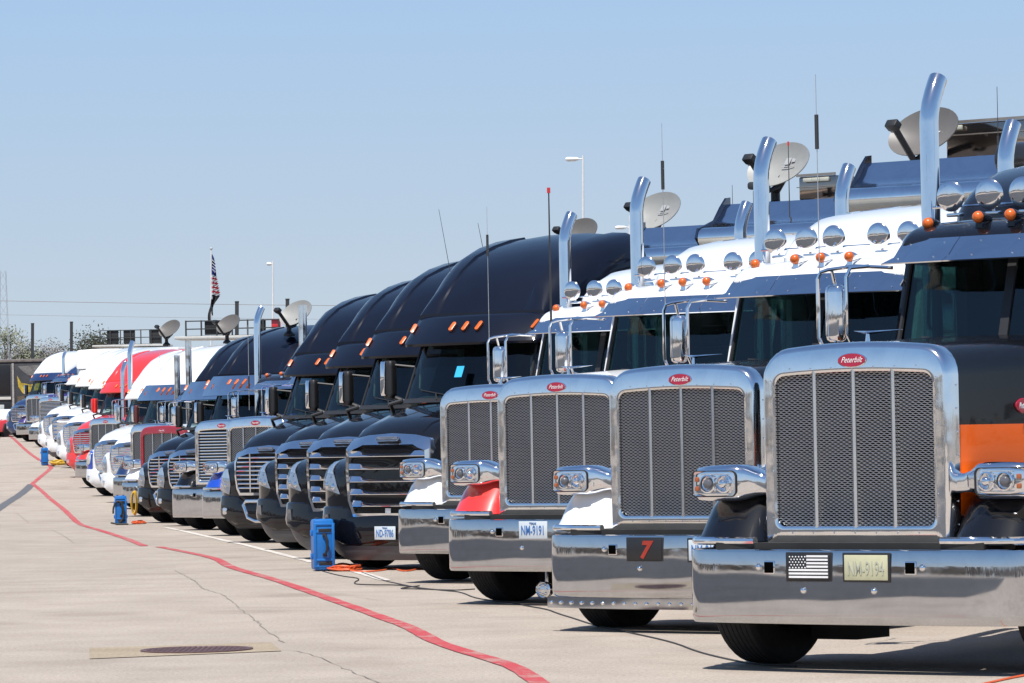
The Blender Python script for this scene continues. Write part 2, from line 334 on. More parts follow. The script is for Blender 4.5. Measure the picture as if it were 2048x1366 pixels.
def plate(root, u, v, w, text, pm, tm, frame=True, hw=.152, hh=.076, small=None):
    p = obj('licence_plate', cm('licence_plate%d%s' % (frame, pm.name), lambda b: (b.rbox(-hw-.016, hw+.016, -.004, .010, -hh-.014, hh+.014, .006) if frame else b.rbox(-hw, hw, -.004, .004, -hh, hh, .003)), PLB if frame else pm), root, (u, v, w))
    if frame: obj('plate_face', cm('plate_face'+pm.name, lambda b: b.rbox(-hw, hw, -.008, 0, -hh, hh, .003), pm), p)
    if text: obj('lettering', text_mesh(text, .118 if len(text) > 1 else .17, tm, 0 if len(text) > 1 else .25, .0015, .0012 if len(text) > 1 else .008, .56 if len(text) > 1 else 1.0), p, (0, -.0105 if frame else -.006, -.008))
    if small: obj('small_lettering', text_mesh(small, .026, tm), p, (0, -.0105 if frame else -.006, hh-.02))
    return p
def emblem(root, u, v, w, s=1.0, rot=None):
    e = obj('emblem', cm('emblem', lambda b: b.loft([[(x*k, y, z*k) for x, z in [(.100*math.cos(a*math.pi/16), .043*math.sin(a*math.pi/16)) for a in range(32)]] for k, y in ((1, .02), (1, -.004), (.93, -.012))]), EMBR), root, (u, v, w), rot=rot)
    e.scale = (s, s, s)
    obj('lettering', text_mesh('Peterbilt', .050, WTXT, .4, .0005, -.0002, .86), e, (0, -.0135, .001))
    obj('rim', cm('emblem_rim', lambda b: b.tube([(.099*math.cos(a*math.pi/24), -.006, .042*math.sin(a*math.pi/24)) for a in range(49)], .0035, 5, False), CHROME_S), e)
def marker(root, u, v, w, body_m):
    l = obj('marker_light', cm('marker_body', lambda b: b.lathe([(.040, 0), (.042, .012), (.036, .06), (.022, .12), (.006, .18)], (0, 0, .0), 'y', 14), body_m), root, (u, v, w))
    obj('lens', cm('marker_lens', lambda b: b.lathe([(.002, -.040), (.022, -.036), (.036, -.022), (.041, -.002), (.038, .004)], (0, 0, 0), 'y', 16), AMBER, 60), l)
    obj('foot', cm('marker_foot', lambda b: b.loft([[(x, y, -.02) for x, y in ((-.022, .005), (.022, .005), (.006, .16), (-.006, .16))], [(x, y, -.075) for x, y in ((-.026, -.0), (.026, -.0), (.01, .2), (-.01, .2))]]), body_m), l)
def antenna(root, pos, h, thick=.006, lean=(0, 0), coil=None, tip=None, mast=POLED):
    k = 'antenna%.2f%.3f%s' % (h, thick, lean)
    a = obj('antenna', cm(k, lambda b: b.tube([(0, 0, 0), (lean[0]*h, lean[1]*h, h)], thick, 6, rs=[thick, thick*.55]), mast), root, pos)
    if coil: obj('coil', cm('coil%.2f' % coil, lambda b: b.tube([(lean[0]*coil, lean[1]*coil, coil-.09), (lean[0]*coil, lean[1]*coil, coil+.14)], .014, 8), POLED), a)
    if tip: obj('tip', cm('tip%.2f' % h, lambda b: b.tube([(0, 0, h-.04), (0, 0, h+.01)], thick*1.5, 6), tip), a)
def pane(root, name, pts, m, th=.008):
    return obj(name, MB().prism(pts, (0, th, 0)).mesh(name, m, 0), root)
def interior(root, vb, w0, roof, hw, vback):
    obj('dashboard', cm('dash%.2f%.2f' % (vb, w0), lambda b: b.loft([[(x*hw*.93, y, z) for y, z in ((vb+.08, w0-.35), (vb+.10, w0-.02), (vb+.32, w0+.035), (vb+.50, w0-.03), (vb+.52, w0-.35))] for x in (-1, -.3, .3, 1)]), INT_L if roof > 2.7 and hw < .9 else INT_D), root)
    for s in (-1, 1):
        st = obj('seat', cm('seat', lambda b: b.rbox(-.24, .24, .02, .50, 0, .16, .05).rbox(-.23, .23, .42, .56, .12, .78, .05), INT_D), root, (s*hw*.55, vb+.78, w0-.52))
        obj('headrest', cm('headrest', lambda b: b.rbox(-.13, .13, .44, .54, .80, .98, .04), INT_D), st)
    sw = obj('steering_wheel', cm('steering', lambda b: b.tube([(.21*math.cos(a*math.pi/10), .06*math.sin(a*math.pi/10), .20*math.sin(a*math.pi/10)) for a in range(21)], .014, 6, False).tube([(-.2, 0, 0), (.2, 0, 0)], .012, 6).tube([(0, 0, 0), (0, -.2, -.12)], .03, 6), INT_D), root, (hw*.55, vb+.62, w0+.05))
    for s in (-1, 1):
        obj('grab_handle', cm('grab_handle', lambda b: b.tube([(0, 0, 0), (0, -.03, .03), (0, .0, .36), (0, .04, .39)], .014, 6), INT_L), root, (s*(hw-.10), vb+.26, w0+.10))
def strut(*a): return MB().tube(*a)

def wiper(root, p0, p1):
    w = obj('wiper', MB().tube([p0, p1], .009, 6).mesh('wiper', DARK), root)
    mid = tuple((a+b)/2 for a, b in zip(p0, p1)); base = (mid[0]*.75, mid[1]-.1, min(p0[2], p1[2])-.04)
    obj('wiper_arm', MB().tube([base, mid], .008, 6).mesh('wiper_arm', DARK), w)

# ------------------------------------------------------------------ long-nose tractor
def shell_outline(hw, z0, z1, rt, rb, arch, y, n=6):
    pts = []
    for cx, cz, r, a0 in ((hw-rt, z1-rt, rt, 0), (-hw+rt, z1-rt, rt, 90), (-hw+rb, z0+rb, rb, 180), (hw-rb, z0+rb, rb, 270)):
        for k in range(n+1):
            a = R(a0+90*k/n); pts.append([cx+r*math.cos(a), cz+r*math.sin(a)])
    top = []                       # extra points along the top edge so that it can arch
    out = []
    for i, p in enumerate(pts):
        out.append(p)
        if i == n:
            a, b = pts[n], pts[n+1]
            for k in range(1, 8): out.append([a[0]+(b[0]-a[0])*k/8, a[1]+(b[1]-a[1])*k/8])
    return [(x, y, z+(arch*(1-(x/hw)**2) if z > (z0+z1)/2 else 0)) for x, z in out]
def bumper_front(u): return .055*(abs(u)/1.05)**2 if abs(u) < 1.05 else .055+(abs(u)-1.05)*.3
def chrome_bumper(root, zb, zt, m=None, ends=1.2):
    path = []
    for u, v in ((ends, .55), (ends, .30), (ends-.01, .22), (ends-.035, .155), (ends-.08, .105), (ends-.15, .065), (.85, .042), (.6, .02), (.3, .005), (0, 0)): path.append((u, v))
    path = path+[(-u, v) for u, v in path[-2::-1]]
    def sec(i):
        u, v = path[i]; a, b = path[max(i-1, 0)], path[min(i+1, len(path)-1)]
        t = Vector((b[0]-a[0], b[1]-a[1])).normalized(); n = Vector((-t.y, t.x))
        if n.y > 0 and abs(u) < 1.1: n = -n
        if abs(u) >= 1.1: n = Vector((math.copysign(abs(n.x), u), -abs(n.y)))
        pr = [(.06, zt+.004), (.018, zt+.004), (.004, zt-.003), (0, zt-.016), (-.004, zt-.10), (-.006, (zt+zb)/2), (-.003, zb+.06), (0, zb+.014), (.010, zb), (.05, zb), (.05, zb+.01), (.02, zb+.02), (.02, zt-.02), (.06, zt-.01)]
        return [(u-n.x*o_, v-n.y*o_, z) for o_, z in pr]
    return obj('bumper', MB().loft([sec(i) for i in range(len(path))]).mesh('bumper', m or BUMP_M, 32), root)

def hexmesh(b, hw, z0, z1, y, U=.041, Rr=.0118, inner=.72, th=.006):
    H = Rr/.75; row = 0; z = z0
    while z <= z1:
        x = -hw+(U/2 if row % 2 else 0)
        while x <= hw:
            dx, dz = max(abs(x)-(hw-.06), 0), max(max(z-(z1-.06), (z0+.06)-z), 0)
            if math.hypot(dx, dz) <= .06:
                oo = [(U/2*math.sin(k*math.pi/3)/.866, H/2*math.cos(k*math.pi/3)) for k in range(6)]
                vs = [(x+a, y, z+c) for a, c in oo]+[(x+a*inner, y-.001, z+c*inner) for a, c in oo]+[(x+a*inner, y+th, z+c*inner) for a, c in oo]
                b.add(vs, [(k, (k+1) % 6, 6+(k+1) % 6, 6+k) for k in range(6)]+[(6+k, 6+(k+1) % 6, 12+(k+1) % 6, 12+k) for k in range(6)])
            x += U
        z += Rr; row += 1
    return b

def headlight_pod(root, s, body=CHROME_S, square=False):
    secs = []
    for u, hv, hh, cz, cv, r in ((1.215, .03, .070, 1.155, .36, .03), (1.205, .07, .092, 1.157, .34, .045), (1.17, .095, .104, 1.160, .32, .05), (1.08, .11, .110, 1.163, .31, .05), (.95, .115, .112, 1.165, .31, .05), (.87, .115, .112, 1.165, .31, .05), (.82, .10, .100, 1.165, .33, .05), (.77, .085, .078, 1.160, .36, .04), (.71, .08, .062, 1.150, .38, .03), (.60, .08, .062, 1.145, .38, .03)):
        secs.append([(s*u, cv+a, cz+c) for a, c in rrect(hv, hh, r, 4)])
    h = obj('headlight', MB().loft(secs).mesh('headlight', body, 50), root)
    # lens opening: rounded patch on the front of the pod
    def patch(y, k=1.0, n=5):
        P = []
        for a, c in rrect(.172*k, .078*k, .035*k, n):
            u = 1.028+a; P.append((s*u, y+max(0, (u-1.13))*.55, 1.160+c))
        return P
    obj('bezel', MB().loft([patch(.192, 1.06), patch(.188, 1.06), patch(.188, 1.0), patch(.20, .98)], (False, False)).mesh('bezel', DARK), h)
    obj('reflector', MB().loft([patch(.196, 1.02), patch(.194, 1.02)]).mesh('reflector', SILVER, 0), h)
    rb = MB()
    for k in range(-3, 4): rb.box(*sorted((s*.90, s*1.11)), .1885, .194, 1.160+k*.02-.003, 1.160+k*.02+.003)
    obj('reflector_rib', rb.mesh('reflector_rib', SILVER, 0), h, kind='stuff')
    for u, ball_r, mm in ((1.055, .038, 'proj'), (.935, .030, 'high')):
        ring = obj('lamp_ring', cm('lamp_ring', lambda b: b.lathe([(.060, .012), (.058, -.010), (.050, -.012), (.046, .004), (.030, .012)], (0, 0, 0), 'y', 24, (False, False)), CHROME_S), h, (s*u, .183, 1.160))
        if mm == 'proj': obj('projector', cm('projector', lambda b: b.lathe([(.002, -.022), (.016, -.020), (.028, -.012), (.037, .004), (.037, .012)], (0, 0, 0), 'y', 20), plain('projector_glass', (.10, .10, .11), .04, 0, 1, .1), 60), h, (s*u, .183, 1.160))
        else: obj('bulb', cm('bulb', lambda b: b.lathe([(.002, -.036), (.018, -.034), (.028, -.02), (.029, .0), (.036, .012)], (0, 0, 0), 'y', 20), CHROME_S, 60), h, (s*u, .183, 1.160))
    for dz in (.028, -.03):
        obj('turn_signal', cm('turn_signal', lambda b: b.rbox(-.016, .016, -.003, .012, -.015, .015, .006), plain('amber_dim', (.36, .10, .03), .3, 0, .5, .2, 40)), h, (s*1.145, .192, 1.160+dz))
    return h

def long_nose(root, o):
    hood, fend, cab, roof = o['hood'], o['fender'], o['cab'], o['roof']
    shellm = o.get('shell', ALU); zb = o.get('bumper_bottom', .303)
    obj('chassis', cm('ln_chassis', lambda b: b.box(-.44, .44, .35, 7.2, .52, .80).box(-.62, .62, .42, 1.9, .80, 1.2).box(-1.0, 1.0, .75, .92, .42, .56).box(-.34, .34, .85, 1.5, .26, .55).box(-.86, -.52, 1.05, 1.45, .15, .5).box(-.95, .95, .10, .34, .735, .795), PITCH), root)
    chrome_bumper(root, zb, .754)
    for s in (-1, 1): obj('fender_trim', cm('ln_trim%d' % s, lambda b: b.tube([(s*x, bumper_front(x)+.082+(.06 if x > 1.15 else 0), .806) for x in (.66, .8, .95, 1.05, 1.12, 1.17, 1.19)]+[(s*1.20, .45, .804)], .026, 10), CHROME_S), root)
    for s in (-1, 1):
        th = obj('tow_hole', cm('tow_hole', lambda b: b.rbox(-.040, .040, -.006, .012, -.040, .040, .006), CHROME_S), root, (s*.50, bumper_front(.5)-.004, .648))
        obj('opening', cm('tow_hole_plate', lambda b: b.rbox(-.034, .034, -.009, .0, -.034, .034, .004), plain('hole_shade_black', (.002, .002, .002), .9, 0, 0, .1, 6, 0, .0)), th)  # flat black plate, its colour stands for the shade inside the hole
    for u, w in ((-.25, .51), (.25, .51), (-.58, .65), (.58, .65)):
        obj('bolt', cm('bolt', lambda b: b.lathe([(.022, .004), (.020, -.006), (.010, -.018), (.002, -.020)], (0, 0, 0), 'y', 10), CHROME_S, 60), root, (u, bumper_front(u)-.004, w))
    # grille shell
    L = [shell_outline(hw_s, z0_s, z1_s, rt_s, rb_s, ar_s, y_s) for hw_s, z0_s, z1_s, rt_s, rb_s, ar_s, y_s in ((.665, .785, 1.975, .17, .012, .045, .34), (.665, .785, 1.975, .17, .012, .045, .285), (.662, .785, 1.972, .168, .012, .045, .248), (.653, .786, 1.962, .16, .012, .044, .222), (.636, .788, 1.945, .145, .012, .042, .208), (.630, .789, 1.938, .14, .012, .041, .2068), (.584, .872, 1.838, .08, .06, .024, .2055), (.574, .881, 1.828, .07, .06, .022, .2055), (.562, .893, 1.816, .065, .055, .022, .212), (.560, .895, 1.814, .065, .055, .022, .27))]
    L = [[(x, y+.09*max(0, z-1.835)*(1 if i < 6 else 0), z) for x, y, z in sec] for i, sec in enumerate(L)]
    sh = obj('grille_shell', MB().loft(L, (False, False)).mesh('grille_shell', shellm, 40), root)
    rv = MB()
    for k in range(7):
        for s in (-1, 1): rv.lathe([(.007, .004), (.006, -.002), (.002, -.004)], (s*.588, .207, .95+.14*k), 'y', 6); rv.lathe([(.007, .004), (.006, -.002), (.002, -.004)], (-.45+.15*k, .207, .855 if s < 0 else 1.862), 'y', 6)
        rv.lathe([(.007, .004), (.006, .008), (.002, .009)], (.664, .31, .9+.14*k), 'x', 6); rv.lathe([(.007, -.004), (.006, -.008), (.002, -.009)], (-.664, .31, .9+.14*k), 'x', 6)
    obj('rivet', rv.mesh('rivet', CHROME_S, 60), sh, kind='stuff')
    if o.get('slats'):
        obj('grille_backing', cm('ln_backing', lambda b: b.box(-.57, .57, .262, .288, .86, 1.85), PITCH), root)
        for k in range(17):
            obj('grille_slat', cm('ln_slat', lambda b: b.rbox(-.565, .565, -.012, .02, -.014, .014, .008), CHROME_S), root, (0, .235, .91+.0545*k))
    else:
        obj('grille_backing', cm('ln_backing', lambda b: b.box(-.57, .57, .262, .288, .86, 1.85), PITCH), root)
        me = cm('hexmesh' if not o.get('far') else 'hexmesh_far', (lambda b: hexmesh(b, .575, .90, 1.835, .232)) if not o.get('far') else (lambda b: hexmesh(b, .575, .90, 1.835, .232, .055, .019)), WIRE, 0)
        obj('grille_mesh', me, root, kind='stuff')
        for u in (-.28, 0, .28):
            obj('grille_bar', cm('grille_bar', lambda b: b.loft([[(x, y, z) for x, y in ((-.017, .01), (-.014, -.014), (0, -.024), (.014, -.014), (.017, .01))] for z in (.885, 1.848)]), BARM), root, (u, .225, 0))
    emblem(root, 0, .212, 1.905, 1.0, (R(-6), 0, 0))
    hw_ = obj('hood_ornament', cm('hood_ornament', lambda b: b.lathe([(.018, -.01), (.014, .02), (.010, .05)], (0, 0, 0), 'z', 10).loft([[(x, y+abs(x)*.7, z+.055+abs(x)*.10) for y, z in ((-.03*(1-abs(x)/.2), 0), (.0, .012*(1-abs(x)/.19)), (.06*(1-abs(x)/.25), 0), (.0, -.012*(1-abs(x)/.19)))] for x in (-.17, -.1, -.03, 0, .03, .1, .17)]), CHROME_S), root, (0, .40, 2.02))
    # hood
    hs = []
    for v, hw, top, arch in ((.30, .652, 1.955, .04), (.5, .66, 1.970, .045), (.9, .70, 1.985, .055), (1.4, .76, 2.00, .065), (2.05, .845, 2.005, .075)):
        hs.append(shell_outline(hw, .95, top, .17, .02, arch, v))
    hd = obj('hood', MB().loft(hs).mesh('hood', hood, 40), root)
    for s in (-1, 1):
        e = obj('side_badge', cm('side_badge%d' % s, lambda b: b.loft([[(s*(.66+(v_-.5)*.1+y), v_, z_) for v_, z_ in [(1.04+.085*math.cos(a*math.pi/12)*k_, 1.61+.048*math.sin(a*math.pi/12)*k_) for a in range(24)]] for y, k_ in ((-.02, 1), (.009, 1), (.013, .92))]), EMBR), hd)
        lm_ = text_mesh('Peterbilt', .05, WTXT, .35, .001, .001).copy(); lm_.transform(Matrix.Translation((s*.729, 1.04, 1.61)) @ Matrix.Rotation(R(96 if s > 0 else -96), 4, 'Z')); obj('badge_lettering', lm_, hd)
    # fenders: revolved over the wheel
    for s in (-1, 1):
        secs = []
        for a in [202-13*k for k in range(17)]:
            c, d = math.cos(R(a)), math.sin(R(a)); Rf = .745
            prof = [(.672, Rf-.115), (.70, Rf-.06), (.76, Rf-.022), (.88, Rf), (1.0, Rf-.008), (1.08, Rf-.028), (1.14, Rf-.062), (1.18, Rf-.11), (1.197, Rf-.17), (1.19, Rf-.175), (1.15, Rf-.10), (1.08, Rf-.06), (.88, Rf-.03), (.72, Rf-.09), (.672, Rf-.14)]
            secs.append([(s*u, .87+c*(r_*1.04 if c < 0 else r_*1.06), max(.530+d*r_, .80 if c < 0 else .45)) for u, r_ in prof])
        obj('fender', MB().loft(secs).mesh('fender', fend, 45), root)
        headlight_pod(root, s)
        wheel(root, s*1.085, .94, .53, .29, s, ALU)
        for v in (5.6, 6.9): wheel(root, s*.93, v, .52, .56, s, ALU)
        obj('fuel_tank', cm('fuel_tank', lambda b: b.lathe([(.02, 0), (.30, .0), (.32, .03), (.32, 1.4), (.30, 1.43), (.02, 1.43)], (0, 0, 0), 'y', 24), CHROME), root, (s*.86, 2.9, .78))
    # cab
    vb, w0, w1 = 2.10, 2.04, 2.66
    def cabm(b):
        b.loft([[(x, y, z) for x, y in ((-.98, vb+.2), (-.80, vb), (0, vb-.05), (.80, vb), (.98, vb+.2), (.99, 3.50), (-.99, 3.50))] for z in (.85, w0-.03)])
        # roof
        rs = []
        for v, hw, z0, z1 in ((vb+.06, .78, w1+.03, w1+.05), (vb+.10, .82, w1+.01, w1+.085), (vb+.20, .88, w1, w1+.135), (vb+.34, .92, w1, w1+.175), (2.9, .96, w1, w1+.20), (3.5, .97, w1, w1+.22)):
            rs.append(shell_outline(hw, z0, z1, min(.16, (z1-z0)*.9), .01, .03, v))
        b.loft(rs)
        for s in (-1, 1):
            b.loft([[(s*x, y, z) for x, y in ((.80+dx, yy), (.86+dx, yy+.02), (.90+dx, yy+.12), (.83+dx, yy+.10))] for z, dx, yy in ((w0-.04, 0, vb+.02), (w1+.03, -.01, vb+.22))])
            b.box(*sorted((s*.90, s*.985)), 3.2, 3.5, w0-.05, w1+.05); b.box(*sorted((s*.86, s*.94)), 2.45, 3.3, w1-.08, w1+.05)
        b.box(-.95, .95, 3.46, 3.5, w0-.05, w1+.05)
        return b
    obj('cab', cabm(MB()).mesh('cab', cab, 35), root)
    obj('cab_rear_lining', cm('cab_rear', lambda b: b.box(-.88, .88, 3.40, 3.44, w0-.5, w1), INT_D), root)
    for s in (-1, 1):
        obj('windshield', cm('ln_windshield%d' % s, lambda b: b.prism([(s*.03, vb-.025, w0-.02), (s*.805, vb+.03, w0-.02), (s*.795, vb+.235, w1+.03), (s*.03, vb+.19, w1+.03)], (0, .006, 0)), GLASS, 0), root)
        d = obj('door', cm('ln_door%d' % s, lambda b: b.rbox(*sorted((s*.985, s*1.0)), 2.32, 3.2, .95, w0-.02, .007), cab), root)
        obj('window', cm('ln_window%d' % s, lambda b: b.prism([(s*.955, 2.36, w0), (s*.965, 3.2, w0), (s*.95, 3.2, w1-.06), (s*.93, 2.48, w1-.06)], (s*.006, 0, 0)), GLASS, 0), d)
        obj('handle', cm('door_handle%d' % s, lambda b: b.rbox(*sorted((s*1.0, s*1.025)), 3.0, 3.14, 1.72, 1.75, .008), CHROME_S), d)
    obj('windshield_post', cm('ln_post', lambda b: b.loft([[(x, y+dy, z) for x, dy in ((-.032, -.012), (.032, -.012), (.032, .02), (-.032, .02))] for z, y in ((w0-.03, vb-.03), (w1+.04, vb+.185))]), DARK), root)
    obj('windshield_gasket', cm('ln_gasket', lambda b: b.tube([(-.81, vb+.02, w0-.01), (0, vb-.04, w0-.01), (.81, vb+.02, w0-.01)], .016, 6).tube([(-.81, vb+.02, w0-.01), (-.80, vb+.22, w1)], .016, 6).tube([(.81, vb+.02, w0-.01), (.80, vb+.22, w1)], .016, 6), DARK), root)
    for s in (-1, 1): wiper(root, (s*.10, vb-.045, w0+.005), (s*.62, vb+.0, w0+.04))
    interior(root, vb, w0, 2.8, .80, 3.4)
    obj('cowl', cm('ln_cowl', lambda b: b.loft([[(x, y, z) for y, z in ((2.0, 1.95), (2.0, 2.015+.06*(1-(x/.85)**2)), (vb+.05, w0-.015+.02*(1-(x/.85)**2)), (vb+.05, 1.95))] for x in (-.84, -.5, 0, .5, .84)]), DARK), root)
    # visor
    vz = o.get('visor', VISOR_M)
    if vz is not None:
        for x0, x1 in ((-.86, -.36), (-.355, .355), (.36, .86)):
            def vm(b):
                rows = []
                for k in range(5):
                    x = x0+(x1-x0)*k/4; e = (abs(x)/.86)**2
                    rows.append([(x*(1.02 if q == 0 else .93), y+e*.10, z) for q, (y, z) in enumerate(((vb-.17, 2.575), (vb-.13, 2.615), (vb-.055, 2.68), (vb+.02, 2.735)))])
                b.grid(rows); b.grid([[(x, y+.006, z-.008) for x, y, z in r] for r in rows])
                for r0, r1 in ((rows[0], None), (rows[-1], None)): b.grid([r0, [(x, y+.006, z-.008) for x, y, z in r0]])
                b.grid([[r[0] for r in rows], [(r[0][0], r[0][1]+.006, r[0][2]-.008) for r in rows]])
                return b
            vs = obj('visor', cm('visor%.2f' % x0, vm, vz, 30), root)
        rv = MB()
        for k in range(6):
            x = -.75+.3*k; e = (abs(x)/.86)**2
            rv.lathe([(.007, .006), (.006, -.003), (.002, -.005)], (x, vb-.142+e*.1, 2.605), 'y', 6); rv.lathe([(.007, .006), (.006, -.003), (.002, -.005)], (x*.95, vb-.03+e*.1, 2.70), 'y', 6)
        obj('visor_rivet', rv.mesh('visor_rivet', CHROME_S, 0), root, kind='stuff')
    mk = o.get('marker', CHROME_S)
    for u in (-.70, -.25, 0, .25, .70): marker(root, u, vb+.12+.28*(u/.7)**2*.5, 2.865-.02*(u/.7)**2, mk)
    if o.get('roof_lights', True):
        obj('light_rail', cm('light_rail', lambda b: b.tube([(-.86, 2.70, 2.97), (.86, 2.70, 2.97)], .010, 6), CHROME_S), root)
        for u in (-.68, -.385, -.13, .285, .56):
            rl = obj('roof_light', cm('roof_light', lambda b: b.lathe([(.001, -.015), (.035, -.0135), (.068, -.009), (.095, -.002), (.104, .008), (.098, .014), (.06, .05), (.01, .07)], (0, 0, 0), 'y', 28), CHROME_S, 50), root, (u, 2.62, 3.035), rot=(R(4), 0, R(2)))
            obj('bracket', cm('roof_light_bracket', lambda b: b.tube([(0, .05, -.02), (0, .06, -.13)], .012, 6).rbox(-.05, .05, .02, .10, -.14, -.115, .008), CHROME_S), rl)
    # sleeper
    if o.get('sleeper', 'low') == 'low':
        ss = []
        for v, hw, z1, rt in ((3.00, .80, 2.94, .05), (3.12, .92, 3.03, .14), (3.34, 1.0, 3.14, .2), (3.7, 1.08, 3.25, .22), (4.2, 1.14, 3.32, .22), (5.9, 1.16, 3.36, .22)): ss.append(shell_outline(hw, 2.78, z1, rt, .01, .05, v))
        obj('roof_fairing', MB().loft(ss).mesh('roof_fairing', roof, 50), root)
        obj('sleeper', MB().loft([shell_outline(1.14, .85, 2.80, .02, .02, 0, v) for v in (3.52, 5.9)]).mesh('sleeper', cab, 40), root)
    else:
        dome(root, 3.05, 2.90, o.get('dome_top', 3.95), roof, .90)
        obj('sleeper', MB().loft([shell_outline(1.14, .85, 2.93, .02, .02, 0, v) for v in (3.52, 5.9)]).mesh('sleeper', cab, 40), root)
    # stacks
    sv, stop, style = o.get('stack_v', 3.156), o.get('stack_top', 3.93), o.get('stack', 'curved')
    for s in (-1, 1):
        if style == 'curved':
            pts = [(0, 0, .0), (0, 0, stop-1.0-.34), (0, .008, stop-1.0-.28), (0, .030, stop-1.0-.21), (0, .066, stop-1.0-.14), (0, .112, stop-1.0-.065), (0, .138, stop-1.0-.03)]
            st = obj('exhaust_stack', cm('stackc%.2f' % stop, lambda b: b.tube(pts, .066, 16), o.get('stack_m', CHROME)), root, (s*1.144, sv, 1.0))
        else:
            st = obj('exhaust_stack', cm('stacks%.2f' % stop, lambda b: b.tube([(0, 0, 0), (0, 0, stop-1.0)], .075, 16), o.get('stack_m', CHROME)), root, (s*1.144, sv, 1.0))
        obj('stack_clamp', cm('stack_clamp', lambda b: b.lathe([(.07, -.02), (.075, -.02), (.075, .02), (.07, .02)], (0, 0, 1.55), 'z', 16, (False, False)), CHROME_S), st)
    # mirrors
    for s in (-1, 1):
        fr = obj('mirror', cm('ln_mirror%d' % s, lambda b: b.loft([[(s*1.25+a, 2.06+c, z) for a, c in [(p*k, q*k) for p, q in rrect(.072, .05, .045, 4)]] for z, k in ((2.07, .6), (2.085, .9), (2.12, 1), (2.40, 1), (2.435, .9), (2.45, .6))]), CHROME_S, 50), root)
        rb = .013
        obj('mirror_frame', cm('ln_mframe%d' % s, lambda b: b.tube([(s*.97, 2.34, 2.56), (s*1.15, 2.16, 2.575), (s*1.27, 2.0, 2.55), (s*1.315, 1.98, 2.535), (s*1.335, 1.975, 2.49), (s*1.335, 1.975, 2.10), (s*1.315, 1.985, 2.045), (s*1.27, 2.0, 2.03), (s*1.2, 2.12, 2.025), (s*.97, 2.34, 2.0)], rb, 8)
            .tube([(s*1.08, 2.21, 2.572), (s*1.145, 2.08, 2.56), (s*1.165, 2.06, 2.50), (s*1.165, 2.06, 2.12), (s*1.15, 2.08, 2.06), (s*1.08, 2.2, 2.02)], rb*1.1, 8).tube([(s*1.25, 2.06, 2.44), (s*1.25, 2.02, 2.54)], .012, 6).tube([(s*1.25, 2.06, 2.08), (s*1.25, 2.02, 2.03)], .012, 6), CHROME_S), fr)
        obj('mirror_glass', cm('ln_mglass%d' % s, lambda b: b.rbox(s*1.25-.065, s*1.25+.065, 2.108, 2.115, 2.12, 2.40, .003), plain('mirror_back', (.05, .05, .055), .05, .9)), fr)

# ------------------------------------------------------------------ streamlined tractor
def dome(root, v0, wb, wt, m, hw0=.95, crease=True, long=True):
    secs = []
    H = wt-wb
    for dv, f in ((0, .06), (.10, .20), (.26, .39), (.48, .57), (.78, .73), (1.15, .855), (1.5, .935), (1.8, .975)) + (((2.15, .99), (2.7, 1.0), (3.3, .995)) if long else ()):
        hw = hw0+(1.16-hw0)*min(1, dv/1.0); top = wb+H*f; h = top-wb; rt = min(.40, h*.85)
        half = []
        n = 6
        for k in range(n+1):
            a = R(90*k/n); half.append((hw-rt+rt*math.cos(a)*1.0, top-rt+rt*math.sin(a)))
        if crease and h > .12:
            d = .022
            pts = [(hw, wb)]+half[:-1]+[(min(.66, hw-rt-.001), top), (min(.64, hw-rt-.02), top-d), (min(.60, hw-rt-.06), top-d*.9), (.3, top+.008), (0, top+.012)]
        else:
            pts = [(hw, wb)]+half[:-1]+[(.66, top), (.64, top), (.60, top), (.3, top), (0, top)]
        sec = [(x, v0+dv, z) for x, z in pts]+[(-x, v0+dv, z) for x, z in pts[-2::-1]]
        secs.append(sec)
    return obj('roof_fairing', MB().loft(secs).mesh('roof_fairing', m, 28), root)
HS = [(.10, .66, 1.12, .64, 1.40), (.125, .80, 1.14, .643, 1.43), (.17, .94, 1.18, .645, 1.475), (.25, 1.06, 1.22, .65, 1.56), (.42, 1.145, 1.28, .67, 1.675), (.65, 1.175, 1.32, .70, 1.74), (.95, 1.19, 1.35, .74, 1.82), (1.3, 1.19, 1.36, .80, 1.89), (1.62, 1.18, 1.36, .88, 1.935)]
def hood_half(s, arch=True):
    v, bu, wt, hu, wh = s
    lo = .60 if v <= .5 else (.70 if v < .6 else 1.0)
    return [(bu-.02, lo), (bu, lo+.03), (bu, wt-.18), (bu-.025, wt-.10), (bu-.08, wt-.03), (max(bu-.2, hu+.015), wt), (hu+.02, wt+.02), (hu, wt+.06), (hu-.015, wh-.14), (hu-.05, wh-.06), (hu-.12, wh-.02), (hu-.27, wh-.004), (hu-.285, wh+.014), (.25, wh+.032), (0, wh+.036)]
def fender_v(u, w):
    for k in range(0, 160):
        v = .09+k*.006
        for a, b in zip(HS, HS[1:]):
            if a[0] <= v <= b[0] or (v < HS[0][0]):
                t = max(0, (v-a[0])/(b[0]-a[0])); q = [x+(y-x)*t for x, y in zip(a, b)]; break
        bu, wt = q[1], q[2]
        lim = bu if w < wt-.18 else (bu-.08*((w-wt+.18)/.15) if w < wt-.03 else (bu-.08-.12*((w-wt+.03)/.03) if w < wt else q[3]))
        if u <= lim: return v
    return 1.1
